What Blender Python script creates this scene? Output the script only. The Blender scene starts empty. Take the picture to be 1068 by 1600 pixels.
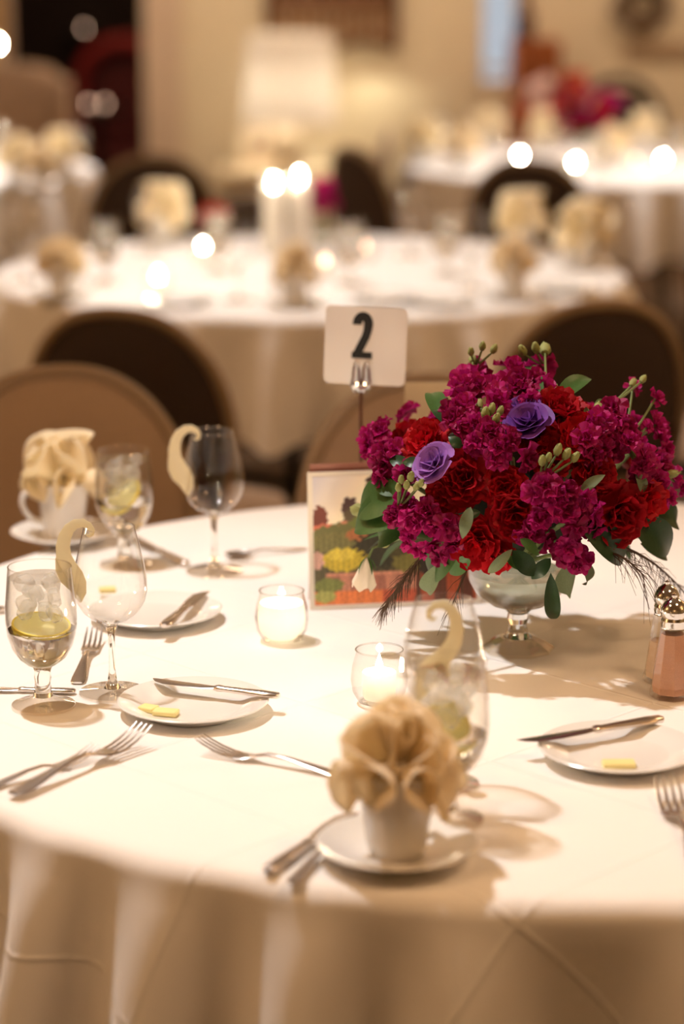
import bpy, math, random
from mathutils import Vector, Matrix, Quaternion
from math import sin, cos, pi, radians, sqrt

S = bpy.context.scene
COL = S.collection
rnd = random.Random(7)

# ------------------------------------------------------------------ camera, light, exposure
CAM = Vector((0, 0, 1.59))
PITCH = radians(13.3)
FPX = 85 / 36 * 1600
cd = bpy.data.cameras.new('camera')
cam = bpy.data.objects.new('camera', cd)
COL.objects.link(cam)
cam.location = CAM
cam.rotation_euler = (pi / 2 - PITCH, 0, 0)
cd.sensor_fit = 'VERTICAL'; cd.sensor_height = 36; cd.sensor_width = 24; cd.lens = 85
cd.clip_start = 0.05; cd.clip_end = 60
cd.dof.use_dof = True; cd.dof.focus_distance = 2.76; cd.dof.aperture_fstop = 2.15
S.camera = cam
S.view_settings.view_transform = 'Standard'
S.view_settings.look = 'None'
S.view_settings.gamma = 1
S.view_settings.use_curve_mapping = False
S.view_settings.exposure = 0.3
S.cycles.transparent_max_bounces = 32
S.cycles.max_bounces = 10

w = bpy.data.worlds.new('dusk'); S.world = w; w.use_nodes = True
w.node_tree.nodes['Background'].inputs[0].default_value = (0.74, 0.78, 0.82, 1)
w.node_tree.nodes['Background'].inputs[1].default_value = 0.60


def spot(name, loc, aim, power, col, angle, blend=0.6, size=0.035):
    l = bpy.data.lights.new(name, 'SPOT'); l.energy = power; l.color = col
    l.spot_size = radians(angle); l.spot_blend = blend; l.shadow_soft_size = size
    o = bpy.data.objects.new(name, l); COL.objects.link(o); o.location = loc
    o.rotation_euler = (Vector(aim) - Vector(loc)).to_track_quat('-Z', 'Y').to_euler()
    return o


def fill_light(name, loc, power, col, size=0.5):  # disk lamp shared by the added fill lights
    l = bpy.data.lights.new(name, 'AREA'); l.energy = power; l.color = col; l.shape = 'DISK'; l.size = size
    o = bpy.data.objects.new(name, l); COL.objects.link(o); o.location = loc
    return o


KEY = (1.0, 0.955, 0.93)
AMB = (1.0, 0.60, 0.31)
FAR = (1.0, 0.67, 0.44)
spot('table_spot', (-0.75, 3.05, 2.93), (-0.08, 2.70, 0.75), 160, KEY, 64, 0.8)
spot('table_spot', (-0.4, 6.1, 2.93), (-0.05, 6.2, 0.75), 150, KEY, 62, 0.6)
spot('table_spot', (1.15, 8.9, 2.93), (1.06, 9.4, 0.75), 200, KEY, 66, 0.6)
spot('table_spot', (-1.5, 8.7, 2.93), (-1.6, 9.0, 0.75), 300, KEY, 66, 0.6)
for x, y, p in ((-1.2, 1.75, 17), (1.2, 1.7, 18), (2.7, 4.6, 26), (-2.7, 5.0, 26), (0.2, 11.3, 19), (2.5, 11.2, 25), (-1.9, 11.2, 19)):
    fill_light('ceiling_fill', (x, y, 2.96), p, FAR if y > 8 else AMB)  # unseen area lamps added for the warm ambient fill
for x, y, p in ((-4.6, 1.5, 30), (4.6, 1.5, 30), (-4.6, 8.0, 34), (4.6, 8.0, 34), (0.0, -3.4, 16)):
    o = fill_light('upward_fill', (x, y, 2.1), p, AMB, 0.3); o.rotation_euler = (pi, 0, 0)  # added upward fill, no fixtures there; brightens ceiling and silver


pl_ = fill_light('wall_glow_fill', (0.16, 12.34, 1.02), 1.7, (1.0, 0.86, 0.60), 0.34)  # added lamp without a fixture, brightens the wall under the panel
pl_.rotation_euler = (radians(-35), 0, 0)


# ------------------------------------------------------------------ projection helpers (a pixel of the photo -> a point of the room)
def ray(px, py):
    u = (px - 534) / FPX; v = (py - 800) / FPX
    return Vector((u, cos(PITCH) - v * sin(PITCH), -sin(PITCH) - v * cos(PITCH)))


def on(px, py, z=0.7525):
    d = ray(px, py)
    return CAM + d * ((z - CAM.z) / d.z)


def atY(px, py, Y):
    d = ray(px, py)
    return CAM + d * (Y / d.y)


# ------------------------------------------------------------------ materials
def lin(c):
    return tuple((x / 12.92 if x <= 0.04045 else ((x + 0.055) / 1.055) ** 2.4) for x in c)


def rgb(r, g, b):
    return lin((r / 255, g / 255, b / 255)) + (1,)


def new_mat(name):
    m = bpy.data.materials.new(name); m.use_nodes = True
    nt = m.node_tree
    return m, nt, nt.nodes['Principled BSDF'], nt.nodes['Material Output']


def mat(name, col, rough=0.6, metal=0.0, var=0.0, scale=40, bump=0.0, sheen=0.0, coat=0.0, spec=0.5, coords='Object'):
    m, nt, p, out = new_mat(name)
    p.inputs['Base Color'].default_value = col
    p.inputs['Roughness'].default_value = rough
    p.inputs['Metallic'].default_value = metal
    p.inputs['Specular IOR Level'].default_value = spec
    if sheen: p.inputs['Sheen Weight'].default_value = sheen
    if coat: p.inputs['Coat Weight'].default_value = coat
    if var or bump:
        tc = nt.nodes.new('ShaderNodeTexCoord')
        n = nt.nodes.new('ShaderNodeTexNoise'); n.inputs['Scale'].default_value = scale; n.inputs['Detail'].default_value = 4
        nt.links.new(tc.outputs[coords], n.inputs['Vector'])
        if var:
            mx = nt.nodes.new('ShaderNodeMix'); mx.data_type = 'RGBA'
            mx.inputs['A'].default_value = tuple(c * (1 - var) for c in col[:3]) + (1,)
            mx.inputs['B'].default_value = tuple(min(1, c * (1 + var)) for c in col[:3]) + (1,)
            nt.links.new(n.outputs['Fac'], mx.inputs['Factor'])
            nt.links.new(mx.outputs['Result'], p.inputs['Base Color'])
        if bump:
            b = nt.nodes.new('ShaderNodeBump'); b.inputs['Strength'].default_value = bump; b.inputs['Distance'].default_value = 0.01
            nt.links.new(n.outputs['Fac'], b.inputs['Height']); nt.links.new(b.outputs['Normal'], p.inputs['Normal'])
    return m


def petal_mat(name, col, trans=0.35, var=0.25, scale=60, rough=0.55, through=None):
    m = mat(name, col, rough, var=var, scale=scale, spec=0.25)
    nt = m.node_tree; p = nt.nodes['Principled BSDF']; out = nt.nodes['Material Output']
    t = nt.nodes.new('ShaderNodeBsdfTranslucent'); t.inputs['Color'].default_value = through or col
    mx = nt.nodes.new('ShaderNodeMixShader'); mx.inputs[0].default_value = trans
    nt.links.new(p.outputs[0], mx.inputs[1]); nt.links.new(t.outputs[0], mx.inputs[2])
    nt.links.new(mx.outputs[0], out.inputs[0])
    return m


def thin_glass(name, tint=(0.985, 0.98, 0.97, 1), edge=(0.50, 0.44, 0.38, 1), base=0.035, power=3.2, amount=0.95):
    """a thin glass wall: clear face on, darker and mirror-like where it is seen edge on"""
    m, nt, p, out = new_mat(name)
    nt.nodes.remove(p)
    tr = nt.nodes.new('ShaderNodeBsdfTransparent')
    gl = nt.nodes.new('ShaderNodeBsdfGlossy'); gl.inputs['Roughness'].default_value = 0.015
    gl.inputs['Color'].default_value = (1, 1, 1, 1)
    lw = nt.nodes.new('ShaderNodeLayerWeight'); lw.inputs['Blend'].default_value = 0.5
    pw = nt.nodes.new('ShaderNodeMath'); pw.operation = 'POWER'; pw.inputs[1].default_value = power
    ma = nt.nodes.new('ShaderNodeMath'); ma.operation = 'MULTIPLY_ADD'; ma.inputs[1].default_value = amount; ma.inputs[2].default_value = base
    pe = nt.nodes.new('ShaderNodeMath'); pe.operation = 'POWER'; pe.inputs[1].default_value = 3.0
    mc_ = nt.nodes.new('ShaderNodeMix'); mc_.data_type = 'RGBA'
    mc_.inputs['A'].default_value = tint; mc_.inputs['B'].default_value = edge
    mx = nt.nodes.new('ShaderNodeMixShader')
    nt.links.new(lw.outputs['Facing'], pw.inputs[0]); nt.links.new(pw.outputs[0], ma.inputs[0])
    nt.links.new(lw.outputs['Facing'], pe.inputs[0]); nt.links.new(pe.outputs[0], mc_.inputs['Factor'])
    nt.links.new(mc_.outputs['Result'], tr.inputs[0])
    nt.links.new(ma.outputs[0], mx.inputs[0]); nt.links.new(tr.outputs[0], mx.inputs[1]); nt.links.new(gl.outputs[0], mx.inputs[2])
    nt.links.new(mx.outputs[0], out.inputs[0])
    return m


def solid_glass(name, ior=1.5, col=(0.98, 0.98, 0.95, 1), rough=0.0):
    m, nt, p, out = new_mat(name)
    p.inputs['Base Color'].default_value = col; p.inputs['Transmission Weight'].default_value = 1
    p.inputs['Roughness'].default_value = rough; p.inputs['IOR'].default_value = ior
    return m


def emit(name, col, strength):
    m, nt, p, out = new_mat(name)
    nt.nodes.remove(p)
    e = nt.nodes.new('ShaderNodeEmission'); e.inputs[0].default_value = col; e.inputs[1].default_value = strength
    nt.links.new(e.outputs[0], out.inputs[0])
    return m


def cloth_mat(name):
    m, nt, p, out = new_mat(name)
    p.inputs['Base Color'].default_value = (0.84, 0.815, 0.785, 1)
    p.inputs['Roughness'].default_value = 0.85; p.inputs['Sheen Weight'].default_value = 0.15; p.inputs['Specular IOR Level'].default_value = 0.2
    uv = nt.nodes.new('ShaderNodeUVMap'); uv.uv_map = 'flat'
    sep = nt.nodes.new('ShaderNodeSeparateXYZ'); nt.links.new(uv.outputs[0], sep.inputs[0])

    def crease(sock, pitch, off, width):
        a = nt.nodes.new('ShaderNodeMath'); a.operation = 'ADD'; a.inputs[1].default_value = off; nt.links.new(sock, a.inputs[0])
        pp = nt.nodes.new('ShaderNodeMath'); pp.operation = 'PINGPONG'; pp.inputs[1].default_value = pitch / 2; nt.links.new(a.outputs[0], pp.inputs[0])
        mr = nt.nodes.new('ShaderNodeMapRange'); mr.interpolation_type = 'SMOOTHSTEP'
        mr.inputs['From Min'].default_value = 0; mr.inputs['From Max'].default_value = width
        mr.inputs['To Min'].default_value = 1; mr.inputs['To Max'].default_value = 0
        nt.links.new(pp.outputs[0], mr.inputs['Value'])
        return mr.outputs[0]
    c1 = crease(sep.outputs[0], 0.28, 0.035, 0.004); c2 = crease(sep.outputs[1], 0.28, 0.09, 0.004)
    ad = nt.nodes.new('ShaderNodeMath'); ad.operation = 'MAXIMUM'; nt.links.new(c1, ad.inputs[0]); nt.links.new(c2, ad.inputs[1])
    n = nt.nodes.new('ShaderNodeTexNoise'); n.inputs['Scale'].default_value = 9; n.inputs['Detail'].default_value = 3
    nt.links.new(uv.outputs[0], n.inputs['Vector'])
    n2 = nt.nodes.new('ShaderNodeMath'); n2.operation = 'MULTIPLY_ADD'; n2.inputs[1].default_value = 1.1
    nt.links.new(n.outputs['Fac'], n2.inputs[0]); nt.links.new(ad.outputs[0], n2.inputs[2])
    b = nt.nodes.new('ShaderNodeBump'); b.inputs['Strength'].default_value = 0.5; b.inputs['Distance'].default_value = 0.002
    nt.links.new(n2.outputs[0], b.inputs['Height']); nt.links.new(b.outputs['Normal'], p.inputs['Normal'])
    return m


MT = {}
MT['cloth'] = cloth_mat('white_linen')
MT['china'] = mat('white_china', (0.80, 0.78, 0.74, 1), 0.22, coat=0.3)
MT['silver'] = mat('polished_steel', (0.80, 0.74, 0.69, 1), 0.24, 1.0)
MT['chrome'] = mat('chrome', (0.8, 0.79, 0.77, 1), 0.07, 1.0)
MT['thin'] = thin_glass('thin_clear_glass')
MT['glass'] = solid_glass('solid_clear_glass', 1.48)
MT['foot'] = thin_glass('glass_foot', (0.90, 0.85, 0.78, 1), (0.5, 0.42, 0.34, 1), 0.07, 2.6)
MT['clear_water'] = thin_glass('clear_water', (0.97, 0.965, 0.94, 1), (0.75, 0.72, 0.66, 1), 0.03, 3.5)
MT['water'] = solid_glass('water', 1.33, (0.99, 0.99, 0.98, 1))
MT['napkin'] = petal_mat('cream_napkin_linen', (0.96, 0.88, 0.73, 1), 0.54, 0.05, 90, 0.85, (1.0, 0.90, 0.70, 1))
MT['napkin_pale'] = petal_mat('pale_napkin_linen', (0.95, 0.87, 0.68, 1), 0.46, 0.05, 90, 0.85, (1.0, 0.90, 0.66, 1))
MT['wax'] = petal_mat('candle_wax', (0.95, 0.93, 0.88, 1), 0.6, 0.03, 20, 0.4)
MT['flame'] = emit('candle_flame', (1, 0.84, 0.58, 1), 420)
MT['flame_dim'] = emit('low_candle_flame', (1, 0.62, 0.42, 1), 9)
MT['wick'] = mat('burnt_wick', rgb(40, 30, 25), 0.9)
MT['butter'] = mat('butter', (0.88, 0.78, 0.34, 1), 0.4, var=0.05)
MT['taupe'] = mat('taupe_upholstery', (0.36, 0.25, 0.165, 1), 0.8, var=0.12, scale=120, bump=0.15, sheen=0.1)
MT['darkback'] = mat('dark_brown_upholstery', (0.045, 0.026, 0.018, 1), 0.75, var=0.15, scale=120, bump=0.1)
MT['rim'] = mat('bronze_painted_rim', (0.30, 0.21, 0.13, 1), 0.4)
MT['legs'] = mat('dark_brown_legs', (0.05, 0.03, 0.02, 1), 0.4)
MT['paper'] = petal_mat('cream_paper', (0.95, 0.90, 0.72, 1), 0.5, 0.06, 150, 0.7)
MT['white_card'] = mat('white_card', (0.86, 0.82, 0.80, 1), 0.6)
MT['black_ink'] = mat('black_ink', (0.008, 0.008, 0.008, 1), 0.6)
MT['magenta'] = petal_mat('magenta_petals', (0.43, 0.010, 0.150, 1), 0.36, 0.4, 70)
MT['magenta_deep'] = petal_mat('deep_magenta_petals', (0.30, 0.006, 0.085, 1), 0.36, 0.4, 70)
MT['red'] = petal_mat('red_petals', (0.50, 0.005, 0.014, 1), 0.32, 0.35, 80)
MT['red_deep'] = petal_mat('deep_red_petals', (0.36, 0.004, 0.012, 1), 0.32, 0.35, 80)
MT['violet'] = petal_mat('violet_petals', (0.36, 0.15, 0.52, 1), 0.3, 0.3, 60)
MT['purple'] = petal_mat('purple_petals', (0.18, 0.05, 0.32, 1), 0.3, 0.3, 60)
MT['white_petal'] = petal_mat('white_petals', (0.75, 0.66, 0.55, 1), 0.35, 0.08, 60)
MT['leaf'] = petal_mat('green_leaf', (0.055, 0.12, 0.03, 1), 0.25, 0.3, 30, 0.4)
MT['leaf_dark'] = petal_mat('dark_green_leaf', (0.022, 0.055, 0.02, 1), 0.2, 0.3, 30, 0.35)
MT['leaf_grey'] = petal_mat('grey_green_leaf', (0.16, 0.20, 0.11, 1), 0.25, 0.2, 30, 0.6)
MT['bud'] = petal_mat('pale_green_bud', (0.34, 0.36, 0.13, 1), 0.25, 0.25, 90, 0.6)
MT['stem'] = petal_mat('green_stem', (0.17, 0.22, 0.08, 1), 0.15, 0.2, 50, 0.5)
MT['feather'] = mat('brown_plume', (0.06, 0.03, 0.015, 1), 0.7)
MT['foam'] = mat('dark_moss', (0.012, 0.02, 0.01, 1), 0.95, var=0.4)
MT['rind'] = mat('lemon_rind', (0.85, 0.70, 0.08, 1), 0.45, bump=0.2, scale=200)
MT['lemon'] = petal_mat('lemon_flesh', (0.95, 0.92, 0.55, 1), 0.6, 0.15, 120, 0.35)


def ice_mat():
    m, nt, p, out = new_mat('ice')
    p.inputs['Transmission Weight'].default_value = 1; p.inputs['IOR'].default_value = 1.2; p.inputs['Roughness'].default_value = 0.12
    t = nt.nodes.new('ShaderNodeBsdfTranslucent'); t.inputs[0].default_value = (0.9, 0.9, 0.88, 1)
    d = nt.nodes.new('ShaderNodeBsdfTransparent')
    mx = nt.nodes.new('ShaderNodeMixShader'); mx.inputs[0].default_value = 0.5
    mx2 = nt.nodes.new('ShaderNodeMixShader'); mx2.inputs[0].default_value = 0.55
    nt.links.new(p.outputs[0], mx.inputs[1]); nt.links.new(t.outputs[0], mx.inputs[2])
    nt.links.new(mx.outputs[0], mx2.inputs[1]); nt.links.new(d.outputs[0], mx2.inputs[2])
    nt.links.new(mx2.outputs[0], out.inputs[0])
    return m


MT['ice'] = ice_mat()


# ------------------------------------------------------------------ mesh helpers
class MB:
    def __init__(s):
        s.v = []; s.f = []

    def add(s, v, f, M=None):
        o = len(s.v)
        s.v += [tuple(M @ Vector(p)) if M is not None else tuple(p) for p in v]
        s.f += [tuple(i + o for i in q) for q in f]
        return s

    def box(s, x0, x1, y0, y1, z0, z1, M=None):
        v = [(x, y, z) for x in (x0, x1) for y in (y0, y1) for z in (z0, z1)]
        f = [(0, 1, 3, 2), (4, 6, 7, 5), (0, 4, 5, 1), (2, 3, 7, 6), (0, 2, 6, 4), (1, 5, 7, 3)]
        return s.add(v, f, M)

    def rbox(s, sx, sy, sz, r, M=None, n=4):
        """a box with rounded vertical edges and softened top and bottom"""
        def ring(k, z):
            pts = []
            rr = max(r - k, 0.0005)
            hx, hy = sx / 2 - k, sy / 2 - k
            for cx, cy, a0 in ((1, 1, 0), (-1, 1, pi / 2), (-1, -1, pi), (1, -1, 1.5 * pi)):
                for i in range(n + 1):
                    a = a0 + i / n * pi / 2
                    pts.append((cx * (hx - rr) + rr * cos(a), cy * (hy - rr) + rr * sin(a), z))
            return pts
        e = min(r * 0.5, sz / 3)
        rings = [ring(e, 0), ring(0, e), ring(0, sz - e), ring(e, sz)]
        N = len(rings[0]); v = [p for R in rings for p in R]
        f = [(j * N + i, j * N + (i + 1) % N, (j + 1) * N + (i + 1) % N, (j + 1) * N + i) for j in range(3) for i in range(N)]
        f += [tuple(reversed(range(N))), tuple(range(3 * N, 4 * N))]
        return s.add(v, f, M)

    def lathe(s, prof, n=32, M=None, sx=1, sy=1):
        v = []; idx = []
        for r, z in prof:
            if r < 1e-6:
                idx.append([len(v)]); v.append((0, 0, z))
            else:
                idx.append(list(range(len(v), len(v) + n)))
                v += [(r * cos(2 * pi * i / n) * sx, r * sin(2 * pi * i / n) * sy, z) for i in range(n)]
        f = []
        for a, b in zip(idx, idx[1:]):
            for i in range(n):
                j = (i + 1) % n
                if len(a) == 1 and len(b) == 1: continue
                if len(a) == 1: f.append((a[0], b[j], b[i]))
                elif len(b) == 1: f.append((a[i], a[j], b[0]))
                else: f.append((a[i], a[j], b[j], b[i]))
        return s.add(v, f, M)

    def tube(s, pts, rad, n=8, M=None, closed=False):
        pts = [Vector(p) for p in pts]; N = len(pts)
        if not isinstance(rad, (list, tuple)): rad = [rad] * N
        v = []; prev = None
        for i, p in enumerate(pts):
            if closed: t = pts[(i + 1) % N] - pts[i - 1]
            else: t = pts[min(i + 1, N - 1)] - pts[max(i - 1, 0)]
            t.normalize()
            if prev is None:
                a = Vector((0, 0, 1)) if abs(t.z) < 0.9 else Vector((1, 0, 0))
                nrm = t.cross(a).normalized()
            else:
                nrm = (prev - t * prev.dot(t)).normalized()
            prev = nrm; bi = t.cross(nrm)
            for k in range(n):
                a = 2 * pi * k / n
                v.append(tuple(p + (nrm * cos(a) + bi * sin(a)) * rad[i]))
        f = []
        for i in range(N if closed else N - 1):
            j = (i + 1) % N
            for k in range(n):
                l = (k + 1) % n
                f.append((i * n + k, i * n + l, j * n + l, j * n + k))
        if not closed:
            f += [tuple(reversed(range(n))), tuple(range((N - 1) * n, N * n))]
        return s.add(v, f, M)

    def loft(s, secs, n=10, M=None, p=2.4):
        """secs: (x, y, z, half width, half thickness) along +x; superelliptic sections"""
        v = []
        for x, y, z, hw, ht in secs:
            for k in range(n):
                a = 2 * pi * k / n
                c, d = cos(a), sin(a)
                v.append((x, y + hw * math.copysign(abs(c) ** (2 / p), c), z + ht * math.copysign(abs(d) ** (2 / p), d)))
        N = len(secs)
        f = [(i * n + k, i * n + (k + 1) % n, (i + 1) * n + (k + 1) % n, (i + 1) * n + k) for i in range(N - 1) for k in range(n)]
        f += [tuple(reversed(range(n))), tuple(range((N - 1) * n, N * n))]
        return s.add(v, f, M)

    def grid(s, fn, nu, nv, M=None, wrap=False):
        v = [tuple(fn(i / nu, j / nv)) for j in range(nv + 1) for i in range(nu + (0 if wrap else 1))]
        W = nu if wrap else nu + 1
        f = [(j * W + i, j * W + (i + 1) % W, (j + 1) * W + (i + 1) % W, (j + 1) * W + i) for j in range(nv) for i in range(nu)]
        return s.add(v, f, M)

    def mesh(s, name, smooth=True):
        m = bpy.data.meshes.new(name)
        m.from_pydata(s.v, [], s.f); m.update()
        if smooth:
            m.polygons.foreach_set('use_smooth', [True] * len(m.polygons))
            try: m.set_sharp_from_angle(angle=radians(42))
            except Exception: pass
        return m


def obj(name, mb, m, parent=None, smooth=True, loc=None):
    me = mb.mesh(name, smooth) if isinstance(mb, MB) else mb
    if m is not None and not me.materials: me.materials.append(m)
    o = bpy.data.objects.new(name, me); COL.objects.link(o)
    if parent is not None: o.parent = parent
    if loc is not None: o.location = loc
    return o


def tag(o, label, cat, group=None, kind=None):
    o['label'] = label; o['category'] = cat
    if group: o['group'] = group
    if kind: o['kind'] = kind
    return o


def thing(name, label, cat, loc=(0, 0, 0), rz=0, group=None):
    o = bpy.data.objects.new(name, None); COL.objects.link(o); o.empty_display_size = 0.05
    o.location = loc; o.rotation_euler = (0, 0, rz)
    return tag(o, label, cat, group)


def kids(o):
    return [c for c in COL.objects if c.parent == o]


def dup(root, loc, rz=0, label=None, group=None, scale=None, swap=None):
    def cp(o, par):
        c = o.copy(); COL.objects.link(c); c.parent = par
        if swap and c.type == 'MESH' and o.active_material in swap:
            c.material_slots[0].link = 'OBJECT'; c.material_slots[0].material = swap[o.active_material]
        for k in list(o.children): cp(k, c)
        return c
    r = cp(root, None)
    r.location = loc; r.rotation_euler = (0, 0, rz)
    if scale: r.scale = (scale,) * 3
    if label: r['label'] = label
    if group: r['group'] = group
    return r


def structure(name, mb, m, label, cat, smooth=False):
    o = obj(name, mb, m, smooth=smooth)
    return tag(o, label, cat, kind='structure')


GROUPS = {}


class Proto:
    """first use moves the prototype itself, later uses copy it with its parts"""
    def __init__(s, root, group=None): s.root = root; s.used = False; s.group = group

    def put(s, loc, rz, label, group=None, scale=None, swap=None):
        group = group or s.group
        if not s.used and not swap:
            s.used = True; r = s.root; r.location = loc; r.rotation_euler = (0, 0, rz); r['label'] = label
            if group: r['group'] = group
            if scale: r.scale = (scale,) * 3
            return r
        return dup(s.root, loc, rz, label, group, scale, swap)


# ------------------------------------------------------------------ the room
WY = 12.5
wallm = mat('cream_wall_paint', (0.78, 0.73, 0.57, 1), 0.8, var=0.04, scale=3, bump=0.03)
trimm = mat('off_white_trim_paint', (0.72, 0.62, 0.52, 1), 0.5, var=0.03, scale=6)
carpet = mat('brown_carpet', (0.10, 0.062, 0.036, 1), 0.95, var=0.35, scale=180, bump=0.6)
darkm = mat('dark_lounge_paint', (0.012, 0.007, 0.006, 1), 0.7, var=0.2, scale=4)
ceilm = mat('ceiling_paint', (0.70, 0.60, 0.46, 1), 0.9, var=0.03, scale=4)

structure('floor', MB().box(-5.2, 5.2, -4.2, 15.7, -0.1, 0), carpet, 'brown carpet floor running under all the tables', 'floor')
structure('ceiling', MB().box(-5.2, 5.2, -4.2, 15.7, 3.0, 3.1), ceilm, 'plain cream ceiling over the dining room', 'ceiling')
structure('wall_left', MB().box(-5.2, -5.0, -4.2, 12.7, 0, 3.0), wallm, 'cream painted left side wall of the dining room', 'wall')
structure('wall_right', MB().box(5.0, 5.2, -4.2, 12.7, 0, 3.0), wallm, 'cream painted right side wall of the dining room', 'wall')
structure('wall_front', MB().box(-5.0, 5.0, -4.2, -4.0, 0, 3.0), wallm, 'cream painted wall behind the viewer', 'wall')
DX0, DX1, DZ = -1.72, -0.985, 2.35           # opening to the dark lounge
WX0, WX1, WZ0, WZ1 = 0.70, 0.89, 0.86, 2.2   # narrow window
wb = MB()
wb.box(-5.0, DX0, WY, WY + 0.2, 0, 3.0)
wb.box(DX0, DX1, WY, WY + 0.2, DZ, 3.0)
wb.box(DX1, WX0, WY, WY + 0.2, 0, 3.0)
wb.box(WX0, WX1, WY, WY + 0.2, 0, WZ0)
wb.box(WX0, WX1, WY, WY + 0.2, WZ1, 3.0)
wb.box(WX1, 5.0, WY, WY + 0.2, 0, 3.0)
structure('wall_back', wb, wallm, 'cream back wall behind the far tables and the lamp', 'wall')
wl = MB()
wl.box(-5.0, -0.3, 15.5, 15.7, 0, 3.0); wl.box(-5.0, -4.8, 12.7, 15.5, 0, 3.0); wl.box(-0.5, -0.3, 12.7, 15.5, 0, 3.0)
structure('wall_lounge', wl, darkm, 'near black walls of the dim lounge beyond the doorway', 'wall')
# doorway casing, wide on the right
tc = MB()
tc.box(DX1 - 0.02, DX1 + 0.17, WY - 0.035, WY + 0.2, 0, DZ + 0.14)
tc.box(DX1 + 0.02, DX1 + 0.05, WY - 0.05, WY - 0.03, 0, DZ + 0.14)
tc.box(DX1 + 0.11, DX1 + 0.14, WY - 0.05, WY - 0.03, 0, DZ + 0.14)
tc.box(DX0 - 0.1, DX0 + 0.02, WY - 0.035, WY + 0.2, 0, DZ + 0.14)
tc.box(DX0 + 0.02, DX1 - 0.02, WY - 0.035, WY + 0.2, DZ, DZ + 0.14)
structure('trim_1', tc, trimm, 'off white casing around the dark doorway', 'trim')
structure('baseboard_back', MB().box(DX1 + 0.17, 5.0, WY - 0.02, WY, 0, 0.12), trimm, 'off white baseboard along the back wall', 'baseboard')
# narrow window with a mid rail, dusk light outside
wf = MB()
z_mid = atY(770, 108, WY).z
for a in ((WX0 - 0.02, WX0 + 0.012, WZ0, WZ1), (WX1 - 0.012, WX1 + 0.02, WZ0, WZ1), (WX0, WX1, WZ0, WZ0 + 0.03), (WX0, WX1, WZ1 - 0.03, WZ1), (WX0, WX1, z_mid - 0.011, z_mid + 0.011)):
    wf.box(a[0], a[1], WY + 0.02, WY + 0.06, a[2], a[3])
win = structure('window_1', wf, trimm, 'narrow window with pale blue dusk light', 'window')
for z0, z1 in ((WZ0 + 0.03, z_mid - 0.011), (z_mid + 0.011, WZ1 - 0.03)):
    obj('pane', MB().box(WX0 + 0.012, WX1 - 0.012, WY + 0.037, WY + 0.043, z0, z1), thin_glass('window_glass', (0.95, 0.97, 1, 1)), win, smooth=False)
cs = MB(); cs.box(WX1 + 0.02, WX1 + 0.05, WY - 0.03, WY + 0.02, 0.5, 2.4)
structure('trim_2', cs, mat('dark_red_wood', rgb(92, 30, 24), 0.5), 'thin dark red trim strip right of the narrow window', 'trim')

# gold curtain left of the doorway
cu = MB()
cu.grid(lambda u, v: (-2.05 + 0.36 * u + 0.006 * sin(9 * u + 4 * v), 12.38 + 0.035 * sin(u * 40), 0.02 + 2.6 * v), 80, 6)
tag(obj('curtain', cu, mat('gold_curtain_cloth', (0.42, 0.28, 0.11, 1), 0.8, var=0.15, scale=25)), 'gold pleated curtain hanging left of the dark doorway', 'curtain')

# carved wooden panel above the lamp
cp = thing('carved_wall_panel', 'brown carved openwork wooden panel hanging above the table lamp', 'wall decor', (0, 0, 0))
wood = mat('carved_brown_wood', (0.16, 0.075, 0.035, 1), 0.55, var=0.4, scale=14)
wood2 = mat('lighter_carved_wood', (0.42, 0.26, 0.14, 1), 0.6, var=0.4, scale=30)
px0, px1 = atY(415, 50, WY).x, atY(622, 50, WY).x
m1 = MB(); m1.box(px0, px1, WY - 0.05, WY - 0.01, 1.26, 1.31); m1.box(px0, px1, WY - 0.05, WY - 0.01, 1.58, 1.68)
m1.box(px0, px0 + 0.035, WY - 0.05, WY - 0.01, 1.15, 1.68); m1.box(px1 - 0.035, px1, WY - 0.05, WY - 0.01, 1.06, 1.68)
obj('frame', m1, wood, cp, smooth=False)
for i in range(11):
    x = px0 + 0.05 + (px1 - px0 - 0.1) * i / 10
    zb = 1.05 + 0.05 * sin(pi * i / 10) if i > 4 else 1.14 - 0.004 * i
    obj('carved_slat', MB().rbox(0.042, 0.022, 1.26 - zb, 0.008, Matrix.Translation((x, WY - 0.035, zb))), wood2 if i % 2 else wood, cp)
obj('carved_ground', MB().box(px0 + 0.03, px1 - 0.03, WY - 0.02, WY - 0.005, 1.31, 1.58), wood, cp, smooth=False)
for i in range(6):
    obj('rosette', MB().lathe([(0, 0), (0.05, 0.005), (0.035, 0.015), (0.042, 0.02), (0.0, 0.03)], 12, Matrix.Translation((px0 + 0.08 + i * 0.106, WY - 0.018, 1.44)) @ Matrix.Rotation(pi / 2, 4, 'X')), wood2, cp)
sc_ = MB()
def scal(u, v):
    x = px0 + 0.36 + (px1 - px0 - 0.36) * u
    return (x, WY - 0.05, 1.035 + 0.055 * sin(pi * u) + 0.035 * v)
sc_.grid(scal, 16, 1); sc_.grid(lambda u, v: (scal(u, v)[0], WY - 0.02, scal(u, v)[2]), 16, 1)
obj('scalloped_edge', sc_, wood, cp)

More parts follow.
